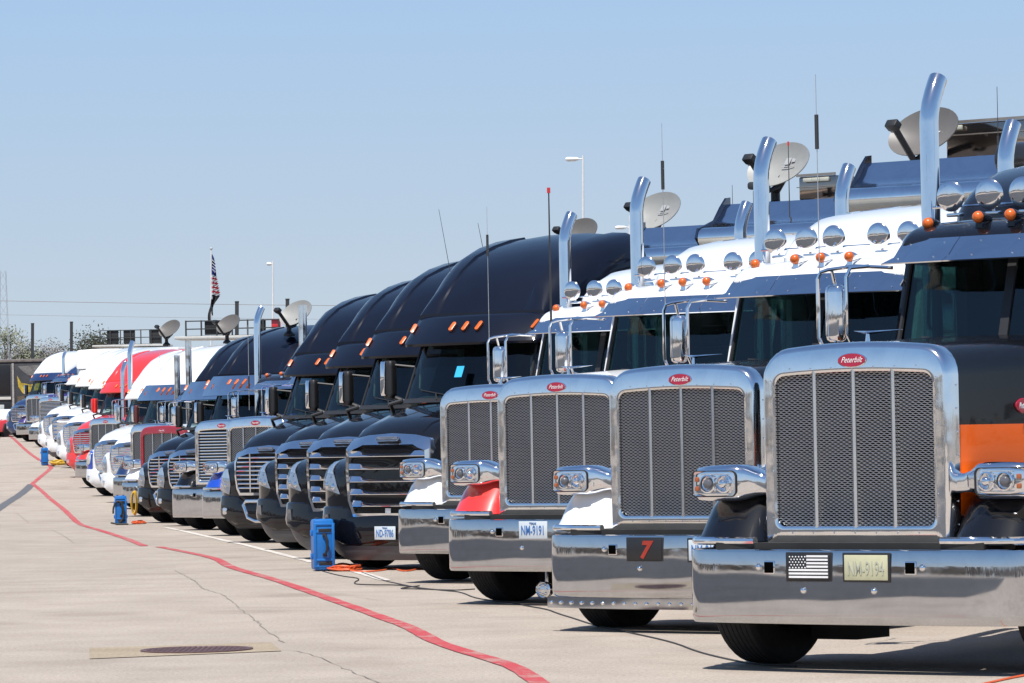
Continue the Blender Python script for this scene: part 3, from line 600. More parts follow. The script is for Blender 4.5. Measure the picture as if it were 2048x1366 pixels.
def aero(root, o):
    new = o.get('front', 'new') == 'new'; body, roof = o['body'], o['roof']; bump_m = o.get('bumper', body)
    obj('chassis', cm('ae_chassis', lambda b: b.box(-.44, .44, .5, 7.2, .50, .80).box(-.60, .60, .35, 1.6, .62, 1.45).box(-1.0, 1.0, 1.0, 1.16, .44, .56), PITCH), root)
    hs = []
    for s in HS:
        h = hood_half(s); hs.append([(x, s[0], z) for x, z in h]+[(-x, s[0], z) for x, z in h[-2::-1]])
    obj('hood', MB().loft(hs).mesh('hood', body, 32), root)
    # bumper
    path = [(1.195, .72), (1.19, .52), (1.165, .36), (1.11, .25), (1.02, .17), (.88, .11), (.70, .075), (.60, .06), (.50, .05), (.35, .04), (0, .03)]
    path = path+[(-u, v) for u, v in path[-2::-1]]
    def bsec(i, zlist):
        u, v = path[i]; a, b = path[max(i-1, 0)], path[min(i+1, len(path)-1)]
        t = Vector((b[0]-a[0], b[1]-a[1])).normalized(); n = Vector((-t.y, t.x))
        if n.dot(Vector((u, v-.6))) < 0: n = -n
        lift = max(0, abs(u)-.74)*.58
        out = []
        for off, z, k in zlist: out.append((u-n.x*off, v-n.y*off, z+lift*k+((.09*min(1, max(0, (abs(u)-.5)/.12))-.05) if z > .65 else 0)))
        return out
    zmain = [(.10, .70, 0), (.03, .70, 0), (.01, .68, 0), (0, .60, 0), (-.01, .48, .2), (.0, .33, .6), (.03, .29, 1), (.12, .29, 1), (.12, .60, 0)]
    obj('bumper', MB().loft([bsec(i, zmain) for i in range(len(path))]).mesh('bumper', bump_m, 40), root)
    zval = [(.06, .31, 1), (.035, .285, 1), (.05, .20, 1), (.10, .12, .9), (.16, .12, .9), (.16, .31, 1)]
    if not new: zval = [(.06, .31, 1), (.035, .285, 1), (.05, .25, 1), (.10, .225, .9), (.16, .225, .9), (.16, .31, 1)]
    obj('valance', MB().loft([bsec(i, zval) for i in range(1, len(path)-1)]).mesh('valance', GREYV if new else (bump_m if bump_m is not BLACK else DARK), 40), root)
    fy = lambda x: .02+.12*x*x
    if new:
        oute = [(.50, .615), (.585, .80), (.615, 1.15), (.615, 1.40), (.56, 1.515), (.34, 1.555), (0, 1.575)]
        inn = [(.455, .66), (.535, .80), (.555, 1.15), (.550, 1.375), (.44, 1.41), (.36, 1.445), (0, 1.445)]
    else:
        oute = [(.56, .74), (.625, .84), (.665, 1.05), (.665, 1.26), (.62, 1.40), (.40, 1.49), (0, 1.52)]
        inn = [(.52, .785), (.58, .86), (.615, 1.05), (.615, 1.24), (.57, 1.33), (.36, 1.385), (0, 1.40)]
    ring = lambda P: [(x, z) for x, z in P]+[(-x, z) for x, z in P[-2::-1]]
    A, B = ring(oute), ring(inn)
    sl_ = lambda z: max(0, z-1.38)*.75
    L = [[(x*1.0, fy(x)+.16, z) for x, z in A], [(x, fy(x)+.012+sl_(z), z) for x, z in A], [(x*.985, fy(x)+sl_(z), z-.004 if z > 1 else z+.004) for x, z in A], [(x*1.01, fy(x)+sl_(z), z) for x, z in B], [(x, fy(x)+.012+sl_(z), z) for x, z in B], [(x, fy(x)+.075+sl_(z)*.5, z) for x, z in B]]
    gf = obj('grille_frame', MB().loft(L, (False, False)).mesh('grille_frame', o.get('frame', CHROME), 30), root)
    obj('grille_backing', cm('ae_backing%d' % new, lambda b: b.prism([(x*1.02, fy(x)+.062+sl_(z)*.5, z) for x, z in B], (0, .012, 0)), PITCH, 0), root)
    if new:
        for k, z in enumerate((1.325, 1.18, 1.035, .89, .755)):
            hw = .555 if z > 1.1 else (.545 if z > .85 else .52)
            def bar(b):
                U = [-hw, -.40, -.355, -.2, 0, .2, .355, .40, hw]
                tab = {0: .035, 1: .03, 2: .0, 3: -.004, 4: -.006, 5: -.004, 6: .0, 7: .03, 8: .035}
                return b.loft([[(u, fy(u)+dy, zz) for dy, zz in ((.02, -.022), (-.006, -.017), (-.008, -.010), (.026, .018+tab[i]), (.07, .022+tab[i]), (.07, -.022))] for i, u in enumerate(U)])
            obj('grille_bar', cm('ae_bar%d' % k, bar, CHROME_S), root, (0, .012, z))
        obj('lower_grille', cm('ae_lowgrille', lambda b: b.rbox(-.50, .50, .10, .14, .62, .735, .01), DARK), root)
        sl = MB()
        for k in range(5): sl.box(-.47, .47, .088, .10, .635+.02*k, .645+.02*k)
        for k in range(24): sl.box(-.46+.04*k, -.45+.04*k, .09, .10, .632, .728)
        obj('lower_grille_bar', sl.mesh('lower_grille_bar', PITCH, 0), root, kind='stuff')
    else:
        for k in range(8):
            z = .86+.067*k; hw = .575+.04*math.sin((k+.5)/8*math.pi)
            obj('grille_bar', cm('ao_bar%d' % k, lambda b: b.loft([[(u, fy(u)+dy, zz) for dy, zz in ((.03, -.012), (.0, -.012), (-.006, .0), (.0, .012), (.03, .012))] for u in (-hw, -.3, 0, .3, hw)]), CHROME_S), root, (0, .012, z))
        for u in (-.30, .30):
            obj('grille_strut', cm('ao_strut', lambda b: b.loft([[(x, fy(.3)+y, z) for x, y in ((-.014, .02), (-.012, -.006), (.012, -.006), (.014, .02))] for z in (.79, 1.39)]), CHROME_S), root, (u, 0, 0))
        # chrome loop round the lower intake
        loop = [(u, z) for u, z in ((.46, .60), (.36, .40), (.20, .345), (-.20, .345), (-.36, .40), (-.46, .60), (-.40, .655), (.40, .655), (.46, .60))]
        obj('intake_trim', cm('ao_loop', lambda b: b.tube([(u, fy(u)-.0, z) for u, z in loop], .030, 8), o.get('frame', CHROME)), root)
        obj('intake', cm('ao_intake', lambda b: b.prism([(u, fy(u)+.004, z) for u, z in loop[:-1]], (0, .02, 0)), PITCH, 0), root)
    bd = obj('badge', cm('ae_badge', lambda b: b.loft([[(a, y, c) for a, c in rrect(.165*k, .030*k, .026, 4)] for y, k in ((.02, 1), (-.004, 1), (-.008, .95))]), PLB), root, (0, fy(0)+(.096 if new else .058)-.028, 1.508 if new else 1.458), rot=(R(-37), 0, 0))
    obj('lettering', text_mesh('FREIGHTLINER', .044, SILVER, 0, .001, .0005), bd, (0, -.010, 0))
    obj('rim', cm('ae_badge_rim', lambda b: b.tube([(a, -.006, c) for a, c in rrect(.162, .028, .025, 4)]+[(.162, -.006, 0.003)], .004, 5, False), CHROME_S), bd)
    # headlights
    for s in (-1, 1):
        def hl(off, k0=0., k1=1., n=9):
            rows = []
            for i in range(n+1):
                t = k0+(k1-k0)*i/n; row = []
                if new: w = .88+.38*t; ui = .72+.20*t; uo = 1.12-.15*t**1.6
                else: w = .76+.40*t; ui = .80+.06*t-.10*math.sin(t*math.pi)*.5; uo = 1.135-.20*t**1.8
                for j in range(6):
                    u = ui+(uo-ui)*j/5; w_ = w+(u-ui)*.22*(1-t); v = fender_v(u, w_)-off*.7
                    row.append((s*(u+off*.6), v, w_))
                rows.append(row)
            return rows
        k = 'hl%d%d' % (new, s)
        h = obj('headlight', cm(k+'b', lambda b: b.grid(hl(.014)), plain('lamp_silver', (.50, .51, .54), .20, .8, .3, .15, 8)), root)
        obj('running_light', cm(k+'r', lambda b: b.grid(hl(.021, .62, .98, 4)), SILVER), h)
        for uu, ww in ((.84, .965), (.97, .985)) if new else ((.90, .90), (1.02, .92)):
            vv = fender_v(uu, ww)+.010
            obj('lamp', cm('ae_lamp', lambda b: b.ball((0, 0, 0), .046, 1, .7, 1, 14), CHROME_S), h, (s*(uu+.004), vv, ww))
        obj('lens', cm(k+'l', lambda b: b.grid(hl(.036)), LENS), h)
        if new: obj('fog_light', cm('ae_fog%d' % s, lambda b: b.prism([(s*.90, .105, .50), (s*1.03, .165, .54), (s*1.03, .165, .64), (s*.92, .11, .65)], (0, .03, 0)), plain('lamp_housing', (.22, .23, .25), .25, .7, .4, .2, 8)), root)
        else:
            fgl = obj('fog_light', cm('ao_fog', lambda b: b.rbox(-.06, .06, -.012, .02, -.055, .055, .02), SILVER), root, (s*.88, .108, .50))
        wheel(root, s*1.03, 1.08, .52, .29, s, ALU)
        for v in (5.6, 6.9): wheel(root, s*.93, v, .52, .56, s, ALU)
    # cab
    vb, w0, w1 = 1.42, 1.98, 2.64
    WS = [(-.90, .17), (-.72, .07), (-.4, .01), (0, -.01), (.4, .01), (.72, .07), (.90, .17)]
    def wsrow(z, k, dv): return [(x*k, vb+dv+y, z) for x, y in WS]
    def cabm(b):
        b.loft([[(x, y, z) for x, y in [(p[0]*1.0, vb+.12+p[1]) for p in WS]+[(1.02, vb+.75), (1.05, 3.2), (-1.05, 3.2), (-1.02, vb+.75)]] for z in (.70, 1.3, w0-.03)])
        for s in (-1, 1):
            b.loft([[(s*x, y, z) for x, y in ((xx, yy-.01), (xx+.05, yy+.03), (xx+.06, yy+.14), (xx, yy+.10))] for z, xx, yy in ((w0-.05, .89, vb+.16), (w1+.02, .83, vb+.48))])
            b.box(*sorted((s*.93, s*1.04)), 2.8, 3.2, w0-.05, w1+.3); b.box(*sorted((s*.88, s*.98)), vb+.7, 2.9, w1-.06, w1+.1)
        b.box(-1.0, 1.0, 3.1, 3.2, w0-.05, w1+.3)
        return b
    obj('cab', cabm(MB()).mesh('cab', body, 35), root)
    obj('cab_rear_lining', cm('ae_rear', lambda b: b.box(-.95, .95, 3.02, 3.07, w0-.6, w1+.1), INT_D), root)
    obj('windshield', cm('ae_windshield', lambda b: b.grid([wsrow(w0-.03, 1, 0), wsrow((w0+w1)/2, .97, .15), wsrow(w1+.03, .94, .31)]), GLASS, 60), root)
    obj('windshield_gasket', cm('ae_gasket', lambda b: b.tube(wsrow(w0-.02, 1.0, -.005), .018, 6).tube([(-.90, vb+.17, w0-.02), (-.845, vb+.47, w1+.02)], .016, 6).tube([(.90, vb+.17, w0-.02), (.845, vb+.47, w1+.02)], .016, 6), DARK), root)
    obj('cowl', cm('ae_cowl', lambda b: b.loft([[(x*k, vb+y*.9+dy, z) for x, y in WS] for k, dy, z in ((.98, -.14, 1.93), (1.0, .02, 1.985))], (False, False), False).loft([[(x, vb+y, 1.93) for x, y in WS], [(x, vb+y+.02, 1.975) for x, y in WS]], (False, False), False), DARK), root)
    for s in (-1, 1):
        wiper(root, (s*.08, vb-.012, w0+.02), (s*.60, vb+.082, w0+.10))
        d = obj('door', cm('ae_door%d' % s, lambda b: b.rbox(*sorted((s*1.03, s*1.06)), vb+.8, 2.8, .85, w0-.02, .01), body), root)
        obj('window', cm('ae_window%d' % s, lambda b: b.prism([(s*1.0, vb+.72, w0-.03), (s*1.03, 2.82, w0-.03), (s*.96, 2.82, w1-.02), (s*.93, vb+.95, w1-.02)], (s*.006, 0, 0)), GLASS, 0), d)
        mm = o.get('mirror', DARK)
        mr = obj('mirror', cm('ae_mirror%d' % s, lambda b: b.loft([[(s*1.34+a, 1.86+c, z) for a, c in [(p*k, q*k) for p, q in rrect(.068, .065, .035, 4)]] for z, k in ((1.99, .75), (2.01, .97), (2.06, 1), (2.38, 1), (2.43, .97), (2.45, .75))]), mm, 50), root)
        obj('mirror_shell', cm('ae_mshell%d' % s, lambda b: b.loft([[(s*1.375+a*.45, 1.79+c*1.4, z) for a, c in rrect(.085, .03*k, .03, 3)] for z, k in ((2.03, .5), (2.06, 1), (2.40, 1), (2.44, .5))]), o.get('mirror_shell', CHROME_S), 50), mr)
        obj('mirror_arm', cm('ae_marm%d' % s, lambda b: b.tube([(s*1.30, 1.88, 2.01), (s*1.20, 1.94, 1.96), (s*1.02, 1.98, 1.93)], .03, 8), DARK), mr)
        obj('mirror_stay', cm('ae_mstay%d' % s, lambda b: b.tube([(s*1.30, 1.88, 2.40), (s*.98, 2.0, 2.36)], .016, 6), DARK), mr)
        obj('hood_mirror', cm('ae_hoodmirror%d' % s, lambda b: b.tube([(s*.86, 1.30, 1.83), (s*.84, 1.22, 1.92), (s*.70, 1.28, 1.96)], .028, 8), DARK), root)
    interior(root, vb+.12, w0, 2.6, .92, 3.0)
    # roof cap over the windshield
    vis = o.get('visor')
    def cap(b):
        L = []
        for u in (-1.005, -1.0, -.985, -.95, -.85, -.6, -.3, 0, .3, .6, .85, .95, .985, 1.0, 1.005):
            e = abs(u)**2.2*.20; k = {1.005: .02, 1.0: .5, .985: .85}.get(abs(u), 1)
            ky = {1.005: .25, 1.0: .75, .985: .93}.get(abs(u), 1)
            L.append([(u*hx, vb+.08+e+.45+(dy-.45)*ky, 2.78+(z-2.78)*k) for hx, dy, z in ((1.0, 0, 2.60), (1.0, -.012, 2.63), (.99, .03, 2.70), (.95, .22, 2.93), (.94, .28, 2.965), (.94, 1.0, 2.98), (.98, 1.0, 2.62), (.98, .35, 2.61))])
        return b.loft(L, (False, False))
    obj('roof_cap', cm('roof_cap', cap, o.get('cap', roof), 40), root)
    if vis is not None:
        def vm(b):
            rows = []
            for k in range(9):
                u = -1+k/4; e = abs(u)**2.2*.20
                rows.append([(u*hx, vb-.06+e+dy, z) for hx, dy, z in ((1.03, 0, 2.56), (1.02, .06, 2.68), (.97, .20, 2.87), (.95, .27, 2.95))])
            return b.grid(rows).grid([[(x, y+.008, z-.006) for x, y, z in r] for r in rows])
        obj('visor', cm('ae_visor', vm, vis, 40), root)
    for u in (-.92, -.2, 0, .2, .92):
        e = abs(u)**2.2*.20; yy = vb+.08+e+.125-(.19 if vis is not None else 0)
        obj('marker_light', cm('ae_marker', lambda b: b.loft([[(a, y-.02*k, c) for a, c in rrect(.024*k, .068*k, .022, 3)] for y, k in ((.02, 1), (-.004, 1), (-.012, .7))]), AMBER, 50), root, (u*.98, yy-(.012 if vis is None else .0), 2.815), rot=(R(-40), R(16), R(-18)*u))
    if o.get('boxy'):
        obj('roof_fairing', MB().loft([shell_outline(hw, 2.90, zt_, .12, .01, .03, v) for v, hw, zt_ in ((vb+.85, .92, 3.0), (vb+1.15, 1.08, 3.22), (vb+1.42, 1.13, 3.28))]).loft([shell_outline(hw, 3.22, zt_, .14, .08, .03, v) for v, hw, zt_ in ((vb+1.02, 1.10, 3.86), (vb+1.08, 1.16, 3.93), (5.4, 1.17, 3.96))]).mesh('roof_fairing', roof, 40), root)
    else: dome(root, vb+.50, 2.93, o.get('dome_top', 3.99), roof, .93, long=False)
    obj('sleeper', MB().loft([shell_outline(1.16, .80, 2.95, .02, .02, 0, v) for v in (3.22, 5.4)]).mesh('sleeper', o.get('side', body), 40), root)
    if o.get('exhaust'):
        obj('exhaust_stack', cm('ae_stack', lambda b: b.tube([(0, 0, 0), (0, 0, 2.85), (0, .02, 2.95), (0, .07, 3.08), (0, .13, 3.2)], .07, 14), CHROME), root, (-1.15, 2.12, 1.0))

# ------------------------------------------------------------------ the row of trucks
def truck(x, y, label, kind, z=None, rz=-TH, **o):
    r = thing('semi_truck', (x, y, g(y+1) if z is None else z), label, 'truck', 'semi trucks parked side by side in a row', rz)
    (long_nose if kind == 'long' else aero)(r, o); return r
def loc2w(T, u, v, th=TH): return (T[0]+u*math.cos(th)+v*math.sin(th), T[1]-u*math.sin(th)+v*math.cos(th))
T1 = truck(1.948, 23.706, 'long-nose truck with black and orange hood and striped flag plate on its chrome bumper', 'long', 0, hood=HOODO, fender=BLACK, cab=BLACK, roof=NAVY, marker=BLACK)
plate(T1, -.205, -.002, .652, None, PLB, WTXT); fl = None
fp = obj('flag_plate', MB().rbox(-.150, .150, -.008, 0, -.074, .074, .003).mesh('flag_plate', PLB), T1, (-.205, -.005, .652))
stb = MB()
for k in range(7):
    z = .066-.021*k; x0 = -.012 if k < 4 else -.14
    stb.box(x0, .14, -.0105, -.007, z-.006, z+.006)
obj('stripe', stb.mesh('stripe', WTXT, 0), fp, kind='stuff')
sb = MB()
for r_ in range(5):
    for c_ in range(6 if r_ % 2 == 0 else 5): sb.lathe([(.0055, 0), (.001, -.003)], (-.134+.022*c_+(.011 if r_ % 2 else 0), -.008, .062-.0165*r_), 'y', 6)
obj('star', sb.mesh('star', WTXT, 0), fp, kind='stuff')
plate(T1, .20, -.002, .650, 'NM-9194', PLY, FTXT)
T2 = truck(1.119, 28.913, 'white long-nose truck with a red number 7 plate on a deep riveted chrome bumper', 'long', -.025, hood=HOODO, fender=WHITE, cab=WHITE, roof=WHITE, bumper_bottom=.29)
plate(T2, -.20, -.002, .650, '7', PLB, RTXT); plate(T2, .345, -.002, .645, 'NM-9192', PLW, BTXT, True)
def lowstrip(b):
    return b.loft([[(x, bumper_front(x)+.012+dy, z) for dy, z in ((0, .205), (0, .288), (.02, .288), (.02, .205))] for x in (-1.18, -1.06, -.6, -.3, 0, .3, .6, 1.06, 1.18)])
bs = obj('bumper_strip', cm('bumper_strip', lowstrip, BUMP_M), T2)
rv = MB()
for k in range(23): x = -1.13+.1027*k; rv.lathe([(.016, .004), (.014, -.006), (.003, -.010)], (x, bumper_front(x)+.010, .246), 'y', 8)
obj('rivet', rv.mesh('rivet', CHROME_S, 60), bs, kind='stuff')
T3 = truck(.255, 33.993, 'white-roofed long-nose truck with red fenders and a round lamp hung under its bumper', 'long', 0, hood=HOODR, fender=CORAL, cab=WHITE, roof=WHITE)
plate(T3, -.125, -.002, .665, 'NM-9191', PLW, BTXT, False, small='TEXAS')
fg = obj('fog_lamp', cm('hung_lamp', lambda b: b.lathe([(.02, .09), (.06, .06), (.078, .0), (.078, -.02), (.068, -.025), (.064, -.012)], (0, 0, 0), 'y', 22).tube([(.0, .04, .06), (0, .04, .2)], .015, 6), CHROME_S), T3, (-.20, .25, .135))
obj('lens', cm('hung_lens', lambda b: b.lathe([(.065, -.012), (.05, -.02), (.001, -.024)], (0, 0, 0), 'y', 18), SILVER), fg)
dm = MB()
for k in range(8): dm.ball((.042*math.cos(k*.785), -.022, .042*math.sin(k*.785)), .012, 1, .6, 1, 6)
obj('lamp_cell', dm.mesh('lamp_cell', CHROME_S, 60), fg, kind='stuff')
T4 = truck(-.356, 39.53, 'white-roofed long-nose truck with white fenders beside the foremost black streamlined truck', 'long', 0, hood=WHITE, fender=WHITE, cab=WHITE, roof=WHITE)
for T_, h_, c_ in ((T1, 1.33, .92), (T2, 1.46, 1.02), (T4, 1.42, .98)): antenna(T_, (-1.325, 1.985, 2.53), h_, .0042, coil=c_, mast=GALV)
antenna(T3, (-1.325, 1.985, 2.53), 1.25, .012, tip=REDL)
AL = 'glossy black streamlined truck '
T5 = truck(-1.50, 44.8, AL+'with a blue sticker in its windshield and plate ND-9786', 'aero', body=BLACK, roof=DOME_B)
plate(T5, .0, .012, .435, 'ND-9786', PLW, BTXT, False, small='TEXAS')
obj('sticker', MB().grid([[(-.02, 1.495, 2.33), (.09, 1.492, 2.33)], [(-.02, 1.43, 2.20), (.09, 1.427, 2.20)]]).mesh('sticker', STK, 0), T5, (0, -.035, .02))
obj('white_tag', MB().rbox(-.04, .04, -.005, .005, -.045, .045, .004).mesh('white_tag', WTXT), T5, (.0, .075, .672))
T6 = truck(-2.23, 50.0, AL+'directly behind the blue case, just left of plate ND-9786', 'aero', body=BLACK, roof=DOME_B)
T7 = truck(-2.96, 55.3, AL+'third in the run with five-bar grilles, beside the thin-barred one', 'aero', body=BLACK, roof=DOME_B)
T8 = truck(-3.88, 60.6, 'black streamlined truck with many thin grille bars beside the blue-fendered truck', 'aero', front='old', body=BLACK, roof=DOME_B)
T9 = truck(-4.48, 65.9, 'long-nose truck with blue fenders and a tall straight chrome stack', 'long', hood=BLUE, fender=BLUE, cab=DBLUE, roof=NAVY, stack='straight', stack_v=2.9, stack_top=3.98, sleeper='high', roof_lights=False, far=1)
T10 = truck(-5.45, 71.2, 'black truck with horizontal grille slats, square nose and deep plain chrome bumper', 'long', hood=NAVY, fender=BLACK, cab=NAVY, roof=DOME_B, slats=1, stack_v=2.62, stack_top=4.16, sleeper='high', roof_lights=False, bumper_bottom=.24, marker=CHROME_S)
T11 = truck(-6.31, 76.3, 'black streamlined truck with silver visor tucked beside the slatted-grille truck', 'aero', front='old', body=BLACK, roof=DOME_B, visor=VISOR_M)
T12 = truck(-7.14, 81.0, 'black streamlined truck with silver visor behind the case with the orange coil', 'aero', front='old', body=BLACK, roof=DOME_B, visor=VISOR_M)
T13 = truck(-7.96, 87.0, 'long-nose truck with a dark red grille surround and white fenders', 'long', hood=WHITE, fender=WHITE, cab=NAVY, roof=NAVY, shell=DRED, stack='straight', stack_top=3.97, stack_v=2.46, roof_lights=False, far=1)
T14 = truck(-8.72, 92.5, 'long-nose truck with chrome grille surround and dark fenders beside the white sleeper truck', 'long', hood=NAVY, fender=DBLUE, cab=NAVY, roof=NAVY, stack='straight', stack_top=3.68, stack_v=2.5, roof_lights=False, far=1)
T15 = truck(-9.69, 98.0, 'white streamlined truck with silver visor and tall white roof fairing', 'aero', front='old', body=WHITE, roof=WHITE, visor=VISOR_M, mirror=plain('maroon_mirror', (.10, .03, .03), .25), bumper=WHITE)
T16 = truck(-10.83, 105.0, 'white truck with blue fenders and a round fog light in its white bumper', 'aero', front='old', body=WHITE, roof=WHITE, exhaust=1, bumper=WHITE, mirror=CHROME_S)
for s in (-1, 1):
    d = obj('fender_decal', MB().grid([[(s*(.72+.39*j/5+.02), fender_v(.72+.39*j/5, .66+.62*i/7)-.014, .66+.62*i/7) for j in range(6)] for i in range(8)]).mesh('fender_decal', BLUE, 50), T16)
    obj('decal_disc', MB().grid([[(s*(.92+.13*math.cos(a*math.pi/8)*k+.02), fender_v(.92+.13*math.cos(a*math.pi/8)*k, 1.02+.17*math.sin(a*math.pi/8)*k)-.022, 1.02+.17*math.sin(a*math.pi/8)*k) for a in range(17)] for k in (.05, 1)]).mesh('decal_disc', plain('decal_cream', (.68, .64, .5), .3, 0, 1, .05), 50), T16)
T17 = truck(-11.92, 113.0, 'red long-nose truck with a chrome grille surround and short plain bumper', 'long', hood=CORAL, fender=CORAL, cab=CORAL, roof=CORAL, stack_top=3.70, stack_v=2.25, roof_lights=True, far=1, marker=CORAL)
T18 = truck(-13.2, 121.0, 'red streamlined truck with a tall rounded red roof and red mirrors', 'aero', front='old', body=CORAL, roof=CORAL, mirror=CORAL, mirror_shell=CORAL, bumper=CORAL)
T19 = truck(-14.43, 129.0, 'white streamlined truck with thin grille bars beside the red streamlined truck', 'aero', front='old', body=WHITE, roof=WHITE, bumper=WHITE)
T20 = truck(-15.87, 138.0, 'white streamlined truck with a dark five-bar grille, behind the farthest blue case', 'aero', front='new', body=WHITE, roof=WHITE, bumper=WHITE)
T21 = truck(-17.23, 147.0, 'white streamlined truck with black mirrors, far in the row beside the slatted silver grille', 'aero', front='old', body=WHITE, roof=WHITE, bumper=WHITE, boxy=1)
T22 = truck(-18.82, 158.0, 'far silver long-nose truck with slatted grille and dark roof', 'long', hood=plain('silver_paint', (.5, .5, .5), .3, .5, 1), fender=WHITE, cab=NAVY, roof=DOME_B, slats=1, sleeper='high', roof_lights=False, far=1, stack='straight', dome_top=3.95)
T23 = truck(-20.6, 168.0, 'far purple and dark blue long-nose truck with chrome mirrors', 'long', hood=PURPLE, fender=PURPLE, cab=DBLUE, roof=DBLUE, sleeper='high', dome_top=3.5, roof_lights=False, far=1)
T24 = truck(-22.43, 178.0, 'farthest truck of the row, dark blue nose under a white domed roof', 'aero', front='old', body=DBLUE, roof=WHITE, cap=DBLUE, bumper=DBLUE)
for T, px in ((T10, -1.1), (T15, -.9)): antenna(T, (px, 2.3, 2.2), 1.6, .008, coil=.5, mast=GALV)
antenna(T5, (-.9, 2.6, 3.2), 1.1, .005, (-.28, .1)); antenna(T6, (-.3, 3.6, 3.9), .55, .006, (-.3, .1))

# ------------------------------------------------------------------ trailers behind the cabs
def trailer(T, v0, zt, label, sidem, wing=True, length=13.5, dz=0):
    x, y = loc2w((T.location.x, T.location.y), 0, v0)
    r = thing('trailer', (x, y, T.location.z+dz), label, 'trailer', 'trailers coupled behind the trucks', T.rotation_euler.z)
    top = zt
    b0 = .6 if wing else .0
    obj('body', MB().rbox(-1.29, 1.29, b0, length, 1.15, top-.08, .04).mesh('body', sidem), r)
    obj('undercarriage', cm('trailer_under%.1f' % length, lambda b: b.box(-.5, .5, 1.0, length-.3, .85, 1.14).box(-1.0, 1.0, length-4, length-1.2, .45, .6), PITCH), r)
    for s in (-1, 1):
        for k in range(2): 
            w = obj('wheel', cm('trailer_wheel', lambda b: b.lathe([(.02, -.28), (.48, -.28), (.52, -.2), (.52, .2), (.48, .28), (.02, .28)], (0, 0, 0), 'x', 24), RUB), r, (s*.95, length-3.4+1.25*k, .52))
        obj('landing_leg', cm('landing_leg', lambda b: b.box(-.06, .06, -.06, .06, 0, 1.1).box(-.14, .14, -.14, .14, 0, .03), DARK), r, (s*.75, 3.0, 0))
    if wing:
        prof = [(.10+.105*math.cos(R(a)), top-.28+.105*math.sin(R(a))) for a in (200, 170, 140, 110, 90)]+[(.20, top-.17), (.34, top-.125), (.46, top-.04), (.55, top+.06), (.62, top+.115), (.68, top+.12), (.68, top+.09), (.60, top-.0), (.5, top-.2), (.3, top-.30), (.1, top-.385)]
        wg = obj('wind_deflector', MB().loft([[(x_, a, c) for a, c in prof] for x_ in (-1.30, -.65, 0, .65, 1.30)]).mesh('wind_deflector', WING_M, 30), r)
        obj('nose_roll', MB().lathe([(.02, -1.31), (.10, -1.31), (.125, -1.29), (.125, 1.29), (.10, 1.31), (.02, 1.31)], (0, .10, top-.30), 'x', 24).mesh('nose_roll', CHROME), wg)
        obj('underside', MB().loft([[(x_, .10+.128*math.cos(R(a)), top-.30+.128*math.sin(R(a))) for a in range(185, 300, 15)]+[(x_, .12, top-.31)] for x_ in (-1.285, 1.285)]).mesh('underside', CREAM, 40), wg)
        rv_ = MB()
        for k in range(34): rv_.lathe([(.010, .004), (.008, -.006), (.002, -.008)], (-1.24+.0752*k, .595, top+.075), 'y', 6)
        obj('rivet', rv_.mesh('rivet', CHROME_S, 0), wg, kind='stuff')
        for s in (-1, 1):
            obj('end_plate', MB().prism([(s*1.302, a, c) for a, c in ((-.03, top-.30), (.02, top-.18), (.2, top-.13), (.36, top-.08), (.5, top+.08), (.62, top+.19), (.70, top+.2), (.70, top-.1), (.6, top-.42), (.1, top-.43))], (s*.03, 0, 0)).mesh('end_plate', metal('dark_polished', (.20, .21, .24), .14)), wg)
            obj('bracket', cm('wing_bracket%.2f' % top, lambda b: b.box(-.05, .05, .05, .6, top-.52, top-.44).box(-.16, .16, .3, .6, top-.62, top-.52), DARK), wg, (s*.45, 0, 0))
    return r
TRB = plain('trailer_black', (.02, .021, .024), .35, 0, .6, .1, 2); TRW = plain('trailer_white', (.66, .66, .66), .4, 0, .3, .05, 2); TRG = plain('trailer_grey', (.22, .23, .25), .4, 0, .3, .08, 2)
R2 = trailer(T2, 7.3, 3.70, 'dark trailer with a black awning roll behind the truck with the 7 plate', TRB, False)
R3 = trailer(T3, 7.05, 4.16, 'trailer with polished wind deflector below the grey lettered dish', TRG)
R4 = trailer(T4, 6.02, 4.03, 'trailer with polished wind deflector behind the white-fendered long-nose truck', TRG)
R5 = trailer(T5, 6.6, 4.10, 'trailer with polished wind deflector behind the tallest black roof dome', TRG)
R6 = trailer(T6, 6.4, 3.92, 'black trailer behind the second black dome from the chrome-nosed trucks', TRB, False)
R10 = trailer(T10, 6.4, 3.88, 'dark trailer behind the black slatted-grille truck', TRB, False)
R12 = trailer(T12, 6.4, 4.08, 'white-roofed trailer behind the black truck with the orange coil in front', TRW, False)
R15 = trailer(T15, 6.4, 4.12, 'white trailer carrying a black roof rail behind the white visored truck', TRW, False)
R21 = trailer(T21, 5.6, 4.10, 'white trailer carrying the black roof rail with three dark panels', TRW, False)
aw = obj('awning_roll', MB().lathe([(.02, -.02), (.14, 0), (.15, .02), (.15, 2.3), (.14, 2.33), (.02, 2.33)], (-1.15, -.1, 3.93), 'x', 24).mesh('awning_roll', plain('awning_black', (.02, .02, .022), .3, 0, .3)), R2)
antenna(R3, (.10, .9, 4.0), 1.0, .006, coil=.35); antenna(R4, (-.3, .4, 3.9), .9, .008, tip=REDL); antenna(R5, (.2, .5, 3.9), .8, .006)
vent = obj('roof_vent', MB().rbox(-.07, .07, -.07, .07, 0, .33, .02).rbox(-.11, .10, -.13, .06, .33, .42, .03).mesh('roof_vent', POLED), R4, (-.98, .85, 3.98))
